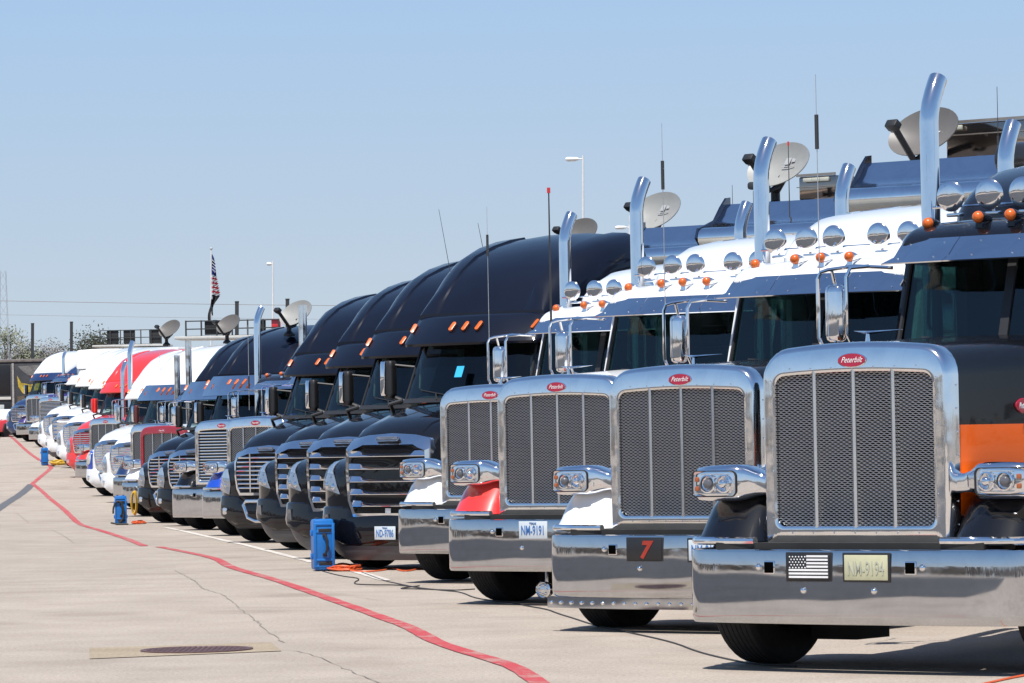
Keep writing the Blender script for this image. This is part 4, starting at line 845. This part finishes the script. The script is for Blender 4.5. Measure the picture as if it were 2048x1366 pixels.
# polished panels standing on the trailer roofs
for (Tn, u0, u1, v, z0, z1, lab) in ((R3, -1.24, 1.2, 2.15, .30, .68, 'tan mirror-polished panel on short legs on the trailer roof by the grey dish'), (R4, -1.12, -.60, 1.91, .28, .56, 'tan mirror-polished box on the trailer roof behind the round-lamp truck')):
    x, y = loc2w((Tn.location.x, Tn.location.y), 0, v); zz = Tn.location.z+(4.08 if Tn is R3 else 3.95)
    u1 = min(u1, 1.25)
    p = thing('roof_panel', (x, y, zz), lab, 'panel', None, Tn.rotation_euler.z)
    obj('panel', MB().rbox(u0, u1, 0, .5, z0, z1, .02).mesh('panel', TANP), p)
    obj('top_rail', MB().box(u0-.02, u1, -.025, .0, z1, z1+.03).box(u0-.02, u1, -.02, .0, z1-.13, z1-.12).mesh('top_rail', plain('panel_rail', (.30, .27, .24), .4, .5)), p)
    for k in range(3): obj('leg', cm('panel_leg', lambda b: b.box(-.02, .02, 0, .04, 0, .31), DARK), p, (u0+.06+(u1-u0-.12)*k/2, .05, z0-.30))
    for k in range(3): obj('catch', cm('panel_catch', lambda b: b.rbox(-.07, .07, -.04, 0, 0, .05, .01), plain('catch_pale', (.45, .45, .38), .5)), p, (u0+.15+(u1-u0-.3)*k/2, 0, z1-.07))

# ------------------------------------------------------------------ satellite dishes
def dish(pos, base, size, label, yaw, m, text=None, logo=False, roll=0, tilt=35):
    r = thing('satellite_dish', base, label, 'satellite dish', 'satellite dishes on the trailer roofs')
    d = Vector(pos)-Vector(base)
    M = Matrix.Rotation(R(yaw), 4, 'Z') @ Matrix.Rotation(R(-tilt), 4, 'X') @ Matrix.Rotation(R(roll), 4, 'Y')
    rows = []
    for k in range(7):
        q = k/6; rows.append([(size*.55*q*math.cos(a*math.pi/18), -.16*size*(q*q)+.04*size, size*.39*q*math.sin(a*math.pi/18)) for a in range(37)])
    back = [[(x, y+.012, z) for x, y, z in rr] for rr in rows[::-1]]
    mb = MB().grid(rows+back); mb.v = [tuple(d+M@Vector(p)) for p in mb.v]
    obj('reflector', mb.mesh('reflector', m, 60), r)
    if text or logo:
        me = text_mesh(text, size*.15, WTXT, .2, .001, .001).copy() if text else None
        if me:
            me.transform(Matrix.Translation(d) @ M @ Matrix.Translation((size*.03, .012, size*.12))); obj('lettering', me, r)
        else:
            lm = MB().box(-.07*size, .03*size, -.004, 0, .02*size, .14*size).box(.05*size, .12*size, -.004, 0, .06*size, .16*size).box(-.1*size, .14*size, -.004, 0, -.02*size, -.005*size)
            lm.v = [tuple(d+M@Vector((x+.05*size, y+.0, z+.06*size))) for x, y, z in lm.v]; obj('logo', lm.mesh('logo', plain('logo_grey', (.33, .33, .34), .5), 0), r)
    def W(p): return tuple(d+M@Vector(p))
    foc = W((0, -.62*size, -.30*size)); bot = W((0, -.05*size, -.42*size))
    obj('feed_arm', MB().tube([W((0, .05, -.25*size)), bot, foc], .026*size/.6, 8).mesh('feed_arm', DARK), r)
    hb = MB().rbox(-.09*size, .09*size, -.06*size, .06*size, -.055*size, .055*size, .015); Mf = Matrix.Translation(Vector(foc)) @ M
    hb.v = [tuple(Mf@Vector(p)) for p in hb.v]; obj('feed_head', hb.mesh('feed_head', DARK), r)
    hb2 = MB().rbox(-.08*size, .02*size, .05*size, .10*size, -.045*size, .045*size, .01); hb2.v = [tuple(Mf@Vector((x, y, z))) for x, y, z in hb2.v]; obj('feed_face', hb2.mesh('feed_face', plain('feed_grey', (.25, .25, .23), .5)), r)
    obj('mast', MB().tube([(0, 0, -.05), (0, 0, max(.08, d.z*.4)), W((0, .06, -.1*size))], .04*size/.6, 8).lathe([(.14*size, -.04), (.14*size, 0), (.06*size, .06)], (0, 0, 0), 'z', 14).mesh('mast', DARK), r)
    return r
dish((4.50, 41.9, 4.61), (4.52, 42.2, 4.25), .84, 'grey satellite dish lettered DIRECTV behind the nearest chrome stack', -46, DISH, 'DIRECTV', roll=0, tilt=36)
dish((3.30, 47.1, 4.64), (3.22, 47.3, 4.22), .86, 'pale satellite dish with a square logo behind the second chrome stack from the right', -46, DISHW, None, True, roll=0, tilt=36)
dish((2.02, 53.0, 4.45), (1.97, 53.2, 4.12), .82, 'pale satellite dish with a square logo above the third trailer wind deflector', -46, DISHW, None, True, roll=0, tilt=36)
dish((1.05, 58.5, 4.46), (1.05, 58.7, 4.05), .72, 'plain pale satellite dish half hidden behind the highest black dome', -46, DISH, roll=0, tilt=36)
dish((-4.25, 78.0, 3.98), (-4.45, 78.2, 3.62), .80, 'white satellite dish behind the straight chrome stack', -46, DISHW, roll=0, tilt=36)
dish((-7.05, 98.0, 4.40), (-7.15, 98.2, 4.0), .74, 'grey satellite dish in front of the rail with the red panel', -46, DISH, roll=0, tilt=36)
dish((-9.05, 104.0, 4.49), (-9.2, 104.2, 4.12), .72, 'grey satellite dish on the trailer roof above the red dome', -46, DISH, roll=0, tilt=36)

# ------------------------------------------------------------------ roof rails with dark panels
def rail(x0, x1, y, z0, z1, label, panels, red=False):
    r = thing('roof_rail', (x0, y, z0), label, 'railing', 'railed decks on trailer roofs', R(-4))
    W = x1-x0; H = z1-z0
    for k in range(7): obj('post', cm('rail_post%.2f' % H, lambda b: b.box(-.02, .02, -.02, .02, 0, H), POLED), r, (W*k/6, 0, 0))
    for h in (.04, .5, 1.0): obj('rail', cm('rail_bar%.2f%.2f' % (W, H), lambda b: b.box(0, W, -.018, .018, -.015, .015), POLED), r, (0, 0, H*h-.02))
    for a, b_ in panels: obj('panel', cm('rail_panel%.2f%.2f' % (a, W), lambda b: b.rbox(a*W, b_*W, .03, .06, .03, H-.02, .01), plain('panel_black', (.012, .012, .012), .6)), r)
    if red: obj('red_panel', MB().rbox(.92*W, 1.02*W, .03, .08, H*.2, H, .01).mesh('red_panel', RED), r)
    obj('deck', MB().rbox(-.3, W+.2, -.1, 1.6, -.08, 0, .02).mesh('deck', plain('deck_pale', (.5, .49, .46), .6)), r)
rail(-16.0, -13.6, 152, 5.35, 5.93, 'black roof rail with three dark panels above the red dome', [(.11, .30), (.38, .57), (.80, 1.0)])
rail(-8.62, -6.15, 103.5, 4.30, 4.72, 'black roof rail with dark panels and a red panel at its right end', [(.20, .42), (.78, .86)], True)

# ------------------------------------------------------------------ blue cases, coils, cables
def case(x, y, rz, label, handle=True):
    r = thing('equipment_case', (x, y, g(y)), label, 'case', 'blue hard cases standing on the concrete', rz)
    W, D, H = .235, .36, .60
    obj('shell', cm('case_shell', lambda b: b.rbox(-W/2, W/2, -D/2, D*.12, .01, H, .03).rbox(-W/2+.004, W/2-.004, D*.13, D/2, .01, H-.004, .03), BOXB), r)
    rb = lambda b: [b.rbox(-W/2-.006, W/2+.006, -D/2-.010, -D/2+.03, z, z+.028, .006) for z in (.045, .115, H-.16, H-.075)] and b.rbox(-W/2-.004, -W/2+.03, -D/2-.012, -D/2+.02, .06, H-.05, .008).rbox(W/2-.03, W/2+.004, -D/2-.012, -D/2+.02, .06, H-.05, .008)
    obj('rib', cm('case_rib', rb, BOXB), r)
    for z in (.09, H-.13): obj('label_panel', cm('case_label', lambda b: b.rbox(-.065, .085, -.006, .004, -.020, .020, .004), DARK), r, (0, -D/2-.008, z))
    for k in range(2):
        obj('latch', cm('case_latch', lambda b: b.rbox(-.012, .012, -.03, .03, -.035, .035, .006), BOXB), r, (-W/2-.01, -.02, .17+.27*k))
        obj('latch', cm('case_latch', lambda b: b.rbox(-.012, .012, -.03, .03, -.035, .035, .006), BOXB), r, (W/2+.01, -.02, .17+.27*k))
    if handle: obj('handle', cm('case_handle', lambda b: b.tube([(0, 0, 0), (.01, -.045, .01), (.025, -.06, .06), (.03, -.06, .16), (.01, -.045, .215), (0, 0, .225)], .016, 8).rbox(-.02, .03, -.02, 0, -.02, .02, .005).rbox(-.02, .03, -.02, 0, .205, .245, .005), DARK), r, (.0, -D/2, .19))
    for s in (-1, 1): obj('top_catch', cm('case_catch', lambda b: b.rbox(-.02, .02, -.04, .04, -.01, .015, .005), DARK), r, (s*.06, -.02, H))
    return r
case(-2.235, 45.25, R(10), 'tall blue hard case beside the loose orange cable coil, nearest of the three'); c2 = case(-8.08, 80.2, R(8), 'tall blue hard case looped with a black hose, middle of the three'); case(-15.94, 132.9, R(8), 'blue hard case standing alone on the red line, farthest of the three', False)
def coil(x, y, rx, ry, turns, m, label, thick=.009, hgt=.05, tail=None):
    rnd = random.Random(int(x*100)); pts = []
    for k in range(turns*20):
        a = k*math.pi/10; q = .72+.28*rnd.random()*.5+.14*math.sin(k*.37)
        pts.append((rx*q*math.cos(a), ry*q*math.sin(a), thick+hgt*(k/(turns*20))*(.7+.3*math.sin(a*2+k*.1))))
    o = obj('cable_coil', MB().tube(pts, thick, 6).mesh('cable_coil', m, 50), None, (x, y, g(y)))
    tag(o, label, 'cable', 'coiled cables on the ground'); return o
coil(-1.98, 45.3, .21, .62, 9, ORANGE, 'orange cable coiled beside the nearest blue case', .011, .06)
coil(-7.80, 81.1, .15, .7, 6, ORANGE, 'small flat orange coil right of the middle blue case', .012, .05)
coil(-15.35, 132.5, .36, 1.2, 6, YEL, 'yellow hose coiled flat beside the farthest blue case', .03, .16)
def gcable(name, pts, r, m, label, jit=.03, seed=3):
    rnd = random.Random(seed); q = smooth2([(x+rnd.uniform(-jit, jit), y) for x, y in pts], 2)
    o = obj(name, MB().tube([(x, y, g(y)+r*.9) for x, y in q], r, 5).mesh(name, m, 60), None); return tag(o, label, 'cable')
gcable('cable', [(-1.74, 44.25), (-1.4, 41.1), (-1.19, 39.95), (-0.99, 38.8), (-0.69, 37.85), (-0.52, 37.5), (-0.35, 35.75), (-0.08, 35.0), (0.1, 34.05), (0.27, 33.35), (0.32, 32.55), (0.46, 31.6), (0.6, 30.3), (0.85, 29.1), (1.1, 27.7), (1.22, 26.45), (1.35, 25.55), (1.51, 24.8), (1.75, 24.6)], .0065, CABLE, 'long black cable trailing along the front tyres of the chrome-nosed trucks', .015)
gcable('cable', [(-2.22, 44.95), (-1.91, 42.8), (-1.65, 41.95), (-1.7, 40.25), (-1.51, 39.85), (-1.18, 39.7), (-0.96, 38.75)], .0065, CABLE, 'short black cable looping across the ground from the nearest blue case', .01)
gcable('cable', [(-0.97, 39.3), (-1.19, 38.6), (-0.99, 38.5), (-0.61, 37.9), (-0.41, 38.15)], .0065, CABLE, 'small loose loop of black cable in front of the red-fendered truck', .01)
gcable('cable', [(-1.88, 44.7), (-1.74, 44.25), (-1.54, 44.5), (-1.44, 45.6), (-1.26, 43.95), (-1.11, 45.05), (-0.97, 45.35), (-.6, 45.9)], .010, ORANGE, 'bright orange cable running from the coil to under the trucks', .01)
gcable('cable', [(2.55, 22.2), (2.65, 22.5), (2.99, 23.25), (3.11, 23.4), (3.5, 23.7)], .008, ORANGE, 'orange cable end on the concrete beneath the nearest bumper', .01)
hz = MB().tube([(.0+.11*math.cos(a*.3), -.215, .27+.22*math.sin(a*.3)) for a in range(-5, 12)], .018, 8); hz.tube([(-.16, -.2, .05), (.0, -.26, .02), (.2, -.3, .02)], .018, 8)
o = obj('hose', hz.mesh('hose', CABLE, 60), None, (-8.10, 80.2, g(80.2))); tag(o, 'black hose looped against the middle blue case', 'hose')
ym = MB()
for k in range(5): ym.tube([(.006*k+.05*math.cos(a*.35), .01*k, .30+(.22+.008*k)*math.sin(a*.35)) for a in range(19)], .012, 6)
o = obj('hose_coil', ym.mesh('hose_coil', YEL, 60), None, (-7.93, 81.4, g(81.4)+.13)); tag(o, 'yellow hose coil hanging from a chrome bumper above the middle blue case', 'hose')

# ------------------------------------------------------------------ flag, lamp posts, dark posts, wires, tower
LEAN = math.tan(R(1.0675))
def post_pts(x, y, top): h = top-g(y); return [(x-LEAN*h, y, g(y)), (x, y, top)]
fpole = thing('flagpole', (-8.41-LEAN*6.9, 110, g(110)), 'slim white flagpole with two limp flags behind the trailers', 'flagpole')
obj('pole', MB().tube([(0, 0, 0), (LEAN*6.75, 0, 6.75)], .03, 8, rs=[.045, .02]).mesh('pole', POLE), fpole)
obj('finial', MB().ball((LEAN*6.78, 0, 6.78), .04).mesh('finial', GALV, 60), fpole)
def limp(z0, z1, w0, w1, m, y, nm, par, xs=0):
    rows = []
    for k in range(13):
        q = k/12; z = z0+(z1-z0)*q; w = w0+(w1-w0)*math.sin(q*math.pi*.62)
        rows.append([(LEAN*z+.02+xs+w*j/8+.02*math.sin(q*5+j), .06*math.sin(j*1.7+q*3), z-.06*j/8) for j in range(9)])
    return obj(nm, MB().grid(rows).mesh(nm, m, 60), par)
usf = thing('flag', (-8.41-LEAN*6.9, 110, g(110)), 'limp American flag with stars and stripes hanging on the pole', 'flag')
limp(6.62, 6.05, .02, .13, FLB, 0, 'canton', usf)
for k in range(9):
    z = 6.05-.062*k; limp(z, z-.062, .13+.012*k, .14+.012*k, FLR if k % 2 else FLW, 0, 'stripe', usf)
for k in range(12): obj('star', cm('flag_star', lambda b: b.ball((0, 0, 0), .014, 1, .3, 1, 5), FLW, 0), usf, (LEAN*6.3+.05+.03*(k % 3), -.07, 6.45-.03*k))
kf = thing('flag', (-8.41-LEAN*6.9, 110, g(110)), 'limp black flag hanging below the American flag', 'flag')
limp(5.50, 4.95, .20, .02, FLK, 0, 'cloth', kf); limp(5.38, 4.70, -.02, -.10, FLK, 0, 'fold', kf)
def lamp(x, y, top, label, arm, s):
    a, b = post_pts(x, y, top); r = thing('lamp_post', a, label, 'lamp post', 'tall lamp posts behind the lot')
    B = Vector(b)-Vector(a)
    obj('pole', MB().tube([(0, 0, 0), tuple(B)], .1, 10, rs=[.11*s, .05*s]).mesh('pole', POLE), r)
    obj('arm', MB().tube([tuple(B+Vector((0, 0, -.18*s))), tuple(B+Vector((-arm*.4, 0, -.16*s)))], .035*s, 6).mesh('arm', POLE), r)
    L = [[(B.x-arm*q, B.y+yy*.16*s, B.z-.18*s+zz*.11*s*k) for yy, zz in ((-1, 0), (-.6, .9), (.6, .9), (1, 0), (.6, -.8), (-.6, -.8))] for q, k in ((.25, .5), (.4, 1), (.9, 1.1), (1.05, .7))]
    hd = obj('lamp_head', MB().loft(L).mesh('lamp_head', POLE, 40), r)
    obj('lens', MB().rbox(B.x-arm*.95, B.x-arm*.45, B.y-.11*s, B.y+.11*s, B.z-.29*s, B.z-.24*s, .02).mesh('lens', plain('lamp_lens', (.5, .5, .48), .3)), hd)
lamp(3.81, 200, 15.82, 'tall white lamp post with a single head, left of the tall chrome stacks', .85, 1.0)
lamp(10.1, 330, 19.25, 'distant white lamp post with its head just over the black dome', 1.15, 1.4)
lamp(-18.22, 300, 15.33, 'distant white lamp post right of the flagpole', .45, 1.2)
for (x, y, top, lab) in ((-23.88, 195, 7.56, 'dark square post at the left end, before the trees, leftmost of the four dark posts'), (-21.94, 195, 7.60, 'dark square post just right of the leftmost dark post, before the trees'), (-10.52, 150, 6.84, 'dark square post beside the roof rail with the red panel'), (-8.58, 150, 6.90, 'dark square post rising behind the white satellite dish')):
    a, b = post_pts(x, y, top); r = thing('dark_post', a, lab, 'post', 'dark posts behind the trucks'); B = Vector(b)-Vector(a)
    obj('shaft', MB().loft([[(q[0]+c*.07, q[1]+d*.07, q[2]) for c, d in ((-1, -1), (1, -1), (1, 1), (-1, 1))] for q in ((0, 0, 0), tuple(B))]).mesh('shaft', POLED), r)
    obj('cap', MB().rbox(B.x-.08, B.x+.08, -.08, .08, B.z, B.z+.05, .01).mesh('cap', POLED), r)
for k, (za, zb_, lab) in enumerate(((11.33, 10.3, 'upper overhead wire crossing the sky above the far trucks'), (10.4, 9.4, 'lower overhead wire crossing the sky above the far trucks'))):
    pts = [(-75+110*q/24, 260, za+(zb_-za)*((-75+110*q/24)+34)/21.3*.55-1.2*(1-((q-15)/12)**2)*.5+.3) for q in range(25)]
    o = obj('overhead_wire', MB().tube(pts, .022 if k == 0 else .012, 5).mesh('overhead_wire', plain('wire_grey', (.22, .22, .23), .6), 60), None); tag(o, lab, 'wire')
tw = thing('lattice_tower', (-38.95, 300, g(300)), 'thin pale lattice tower at the left edge above the trees', 'tower')
for a, c in ((-1, -1), (1, -1), (1, 1), (-1, 1)): obj('leg', MB().tube([(a*.5, c*.5, 0), (a*.22, c*.22, 12.5)], .015, 5).mesh('leg', GALV), tw)
bm_ = MB()
for k in range(14):
    w = .5-.02*k; z = k*.9
    for (a, c), (d, e) in (((-1, -1), (1, -1)), ((1, -1), (1, 1)), ((1, 1), (-1, 1)), ((-1, 1), (-1, -1))): bm_.tube([(a*w, c*w, z), (d*(w-.02), e*(w-.02), z+.9)], .009, 4)
obj('brace', bm_.mesh('brace', GALV, 0), tw, kind='stuff')

# ------------------------------------------------------------------ far left: dark hauler and red-white car
dh = thing('hauler', (-24.7, 190, g(190)-.62), 'dark flat-fronted hauler with yellow graphics standing behind the farthest truck', 'truck', None, R(-8))
obj('body', MB().rbox(-1.6, 1.95, 0, 9, .5, 4.15, .08).mesh('body', plain('hauler_dark', (.035, .033, .035), .5, 0, .3, .4, 2)), dh)
obj('roof_edge', MB().rbox(-1.65, 2.0, -.05, 9, 4.15, 4.3, .03).mesh('roof_edge', plain('roof_grey', (.16, .14, .13), .6, 0, 0, .4)), dh)
obj('sill', MB().box(-1.6, .35, -.06, 0, 2.35, 2.48).mesh('sill', plain('sill_pale', (.55, .53, .48), .6)), dh)
obj('screen', MB().rbox(-1.5, .30, -.04, 0, 2.6, 4.05, .03).mesh('screen', plain('opening_black', (.008, .008, .01), .4)), dh)
obj('lower_window', MB().rbox(-1.2, .30, -.03, 0, 1.1, 2.25, .03).mesh('lower_window', plain('opening_black', (.008, .008, .01), .4)), dh)
obj('yellow_stripe', MB().prism([(.66, -.012, 3.5), (.85, -.012, 3.15), (1.3, -.012, 3.05), (1.85, -.012, 3.12), (1.85, -.012, 2.8), (1.35, -.012, 2.72), (.95, -.012, 2.62), (.72, -.012, 2.95)], (0, .01, 0)).mesh('yellow_stripe', plain('graphic_yellow', (.45, .32, .03), .5, 0, 0, .6, 5), 0), dh)
obj('pillar', MB().box(.42, .52, -.08, 0, .5, 4.1).mesh('pillar', plain('pillar_grey', (.34, .32, .30), .6, 0, 0, .5, 30)), dh)
obj('grey_graphic', MB().prism([(.70, -.014, 3.95), (1.85, -.014, 4.0), (1.8, -.014, 3.45), (1.2, -.014, 3.5), (.9, -.014, 3.75)], (0, .01, 0)).mesh('grey_graphic', plain('graphic_grey', (.16, .155, .15), .5, 0, 0, .5, 6), 0), dh)
obj('brown_graphic', MB().prism([(.65, -.013, 2.5), (1.7, -.013, 2.55), (1.5, -.013, 1.7), (.7, -.013, 1.5)], (0, .01, 0)).mesh('brown_graphic', plain('graphic_brown', (.10, .075, .05), .5, 0, 0, .5, 6), 0), dh)
obj('window_sign', MB().rbox(-.35, .0, -.05, -.03, 1.75, 2.1, .005).mesh('window_sign', plain('sign_pale', (.45, .48, .47), .5)), dh)
for s in (-1.2, 1.5): obj('wheel', cm('hauler_wheel', lambda b: b.lathe([(.02, -.15), (.45, -.15), (.5, -.1), (.5, .1), (.45, .15), (.02, .15)], (0, 0, 0), 'x', 20), RUB), dh, (s, 1.3, .5))
rc = thing('race_car', (-24.9, 183, g(183)), 'small red and white car at the far left end of the row', 'car', None, R(-20))
obj('body', MB().loft([[(x, y, z) for x, z in ((-hw, .25), (-hw, h*.7), (-hw*.8, h), (hw*.8, h), (hw, h*.7), (hw, .25))] for y, hw, h in ((0, .75, .55), (.3, .85, .72), (1.4, .9, .85), (3.8, .9, .95), (4.2, .8, .8))]).mesh('body', CORAL, 40), rc)
obj('roof', MB().loft([[(x, y, z) for x, z in ((-hw, .8), (-hw*.75, h), (hw*.75, h), (hw, .8))] for y, hw, h in ((1.2, .8, .86), (1.9, .78, 1.32), (2.9, .78, 1.34), (3.7, .8, .95))]).mesh('roof', WHITE, 40), rc)
obj('hood_stripe', MB().grid([[(-.45, .32, .735), (.45, .32, .735)], [(-.5, 1.3, .865), (.5, 1.3, .865)]]).mesh('hood_stripe', WHITE), rc)
for s in (-1, 1):
    for y in (.85, 3.3): obj('wheel', cm('car_wheel', lambda b: b.lathe([(.02, -.11), (.29, -.11), (.32, -.08), (.32, .08), (.29, .11), (.02, .11)], (0, 0, 0), 'x', 20), RUB), rc, (s*.82, y, .32))
    obj('headlight', cm('car_light', lambda b: b.rbox(-.14, .14, -.02, .05, -.07, .07, .02), SILVER), rc, (s*.55, .02, .52))

# ------------------------------------------------------------------ trees on the far side and round the lot
def tree_mesh(seed, h, w, nleaf, leafm, ls=.35):
    rnd = random.Random(seed); tr = MB(); br = []
    tr.tube([(0, 0, 0), (.05*h*rnd.uniform(-1, 1), 0, h*.3), (.06*h*rnd.uniform(-1, 1), .03*h, h*.62), (.05*h*rnd.uniform(-1, 1), 0, h*.88)], .1, 7, rs=[.035*h, .026*h, .014*h, .004*h])
    clumps = []
    for k in range(16):
        a = rnd.uniform(0, 6.28); zz = h*rnd.uniform(.38, .95); rr = w*.5*math.sin(min(1, (1.05-zz/h)/.6)*1.5)*rnd.uniform(.45, 1.0)
        e = (rr*math.cos(a), rr*math.sin(a), zz); clumps.append((e, w*rnd.uniform(.12, .24)))
        tr.tube([(0, 0, zz*.62), (e[0]*.5, e[1]*.5, zz*.84), e], .05, 4, rs=[.012*h, .008*h, .002*h])
    lf = MB()
    for k in range(nleaf):
        e, cr = rnd.choice(clumps); d = Vector((rnd.gauss(0, 1), rnd.gauss(0, 1), rnd.gauss(0, .8))).normalized()*cr*rnd.random()**.45
        c = Vector(e)+d; u = Vector((rnd.gauss(0, 1), rnd.gauss(0, 1), rnd.gauss(0, 1))).normalized(); v = u.orthogonal().normalized(); s = ls*rnd.uniform(.5, 1.2)
        lf.add([c-u*s, c+v*s*.55, c+u*s, c-v*s*.55], [(0, 1, 2, 3)])
    return tr.mesh('trunk', BARK, 60), lf.mesh('crown', leafm, 0, False)
VAR = [tree_mesh(11+k, 8.5, 7.0 if k % 2 else 8.0, 5200 if k in (1, 4) else 4200, LEAF_G if k in (1, 4) else LEAF_B, .13 if k in (1, 4) else .095) for k in range(6)]
TREES = [(14, 340, 1, 1.10, 'broad green tree at the left edge beside the lattice tower'), (30, 352, 0, 1.0, 'bare brown tree just left of the leftmost dark post'),
    (48, 345, 4, .90, 'low green tree between the leftmost dark post and the left edge'), (84, 350, 2, .98, 'bare brown tree just right of the leftmost dark post'),
    (104, 344, 3, .92, 'bare grey tree halfway between the two leftmost dark posts'), (126, 356, 5, .97, 'twiggy brown tree just left of the second dark post'),
    (160, 350, 2, .94, 'twiggy brown tree just right of the second dark post'), (186, 342, 4, 1.05, 'rounded green tree left of the roof rail above the red dome')]
for px, y, v, s_, lab in TREES:
    x = (px-1024)/7827*y; t = thing('tree', (x, y, g(y)-.3), lab, 'tree', 'trees in the far tree line', px)
    t.scale = (s_, s_, s_); obj('trunk', VAR[v][0], t); obj('crown', VAR[v][1], t)
rnd = random.Random(5); tl = MB()
for k in range(60):
    y = rnd.uniform(370, 470); x = (rnd.uniform(-60, 330)-1024)/7827*y; h = rnd.uniform(6.2, 8.6); w = rnd.uniform(3.0, 4.6)
    tl.tube([(x, y, 2.4), (x+rnd.uniform(-.4, .4), y, 2.4+h*.8)], .1, 5, rs=[.22, .05])
    for j in range(420):
        a_ = rnd.uniform(0, 6.28); q = rnd.random()**.5; zz = rnd.random()
        c = Vector((x+w*q*math.cos(a_)*math.sin((.15+.85*zz)*2.9), y+w*q*math.sin(a_), 2.2+h*(.12+.88*zz))); u = Vector((rnd.gauss(0, 1), rnd.gauss(0, 1), rnd.gauss(0, 1))).normalized(); v = u.orthogonal().normalized(); s_ = rnd.uniform(.10, .26)
        tl.add([c-u*s_, c+v*s_*.6, c+u*s_, c-v*s_*.6], [(0, 1, 2, 3)])
obj('treeline', tl.mesh('treeline', LEAF_B, 0, False), kind='stuff')
# wooded rise all round the lot (seen from here only as reflections in the chrome)
rnd = random.Random(9)
fw = MB()
for k in range(5200):
    a = rnd.uniform(95, 452)
    if 78 < (a % 360) < 118: continue
    rr = rnd.uniform(200, 330); c = Vector((rr*math.cos(R(a)), rr*math.sin(R(a)), g(rr*math.sin(R(a)))+abs(rnd.gauss(0, 1))*3.2+.5+(rr-200)*.02))
    u = Vector((rnd.gauss(0, 1), rnd.gauss(0, 1), rnd.gauss(0, .8))).normalized(); v = u.orthogonal().normalized(); s = rnd.uniform(2, 4.5)
    fw.add([c-u*s, c+v*s*.7, c+u*s, c-v*s*.7], [(0, 1, 2, 3)])
obj('far_woods', fw.mesh('far_woods', LEAF_B, 0, False), kind='stuff')
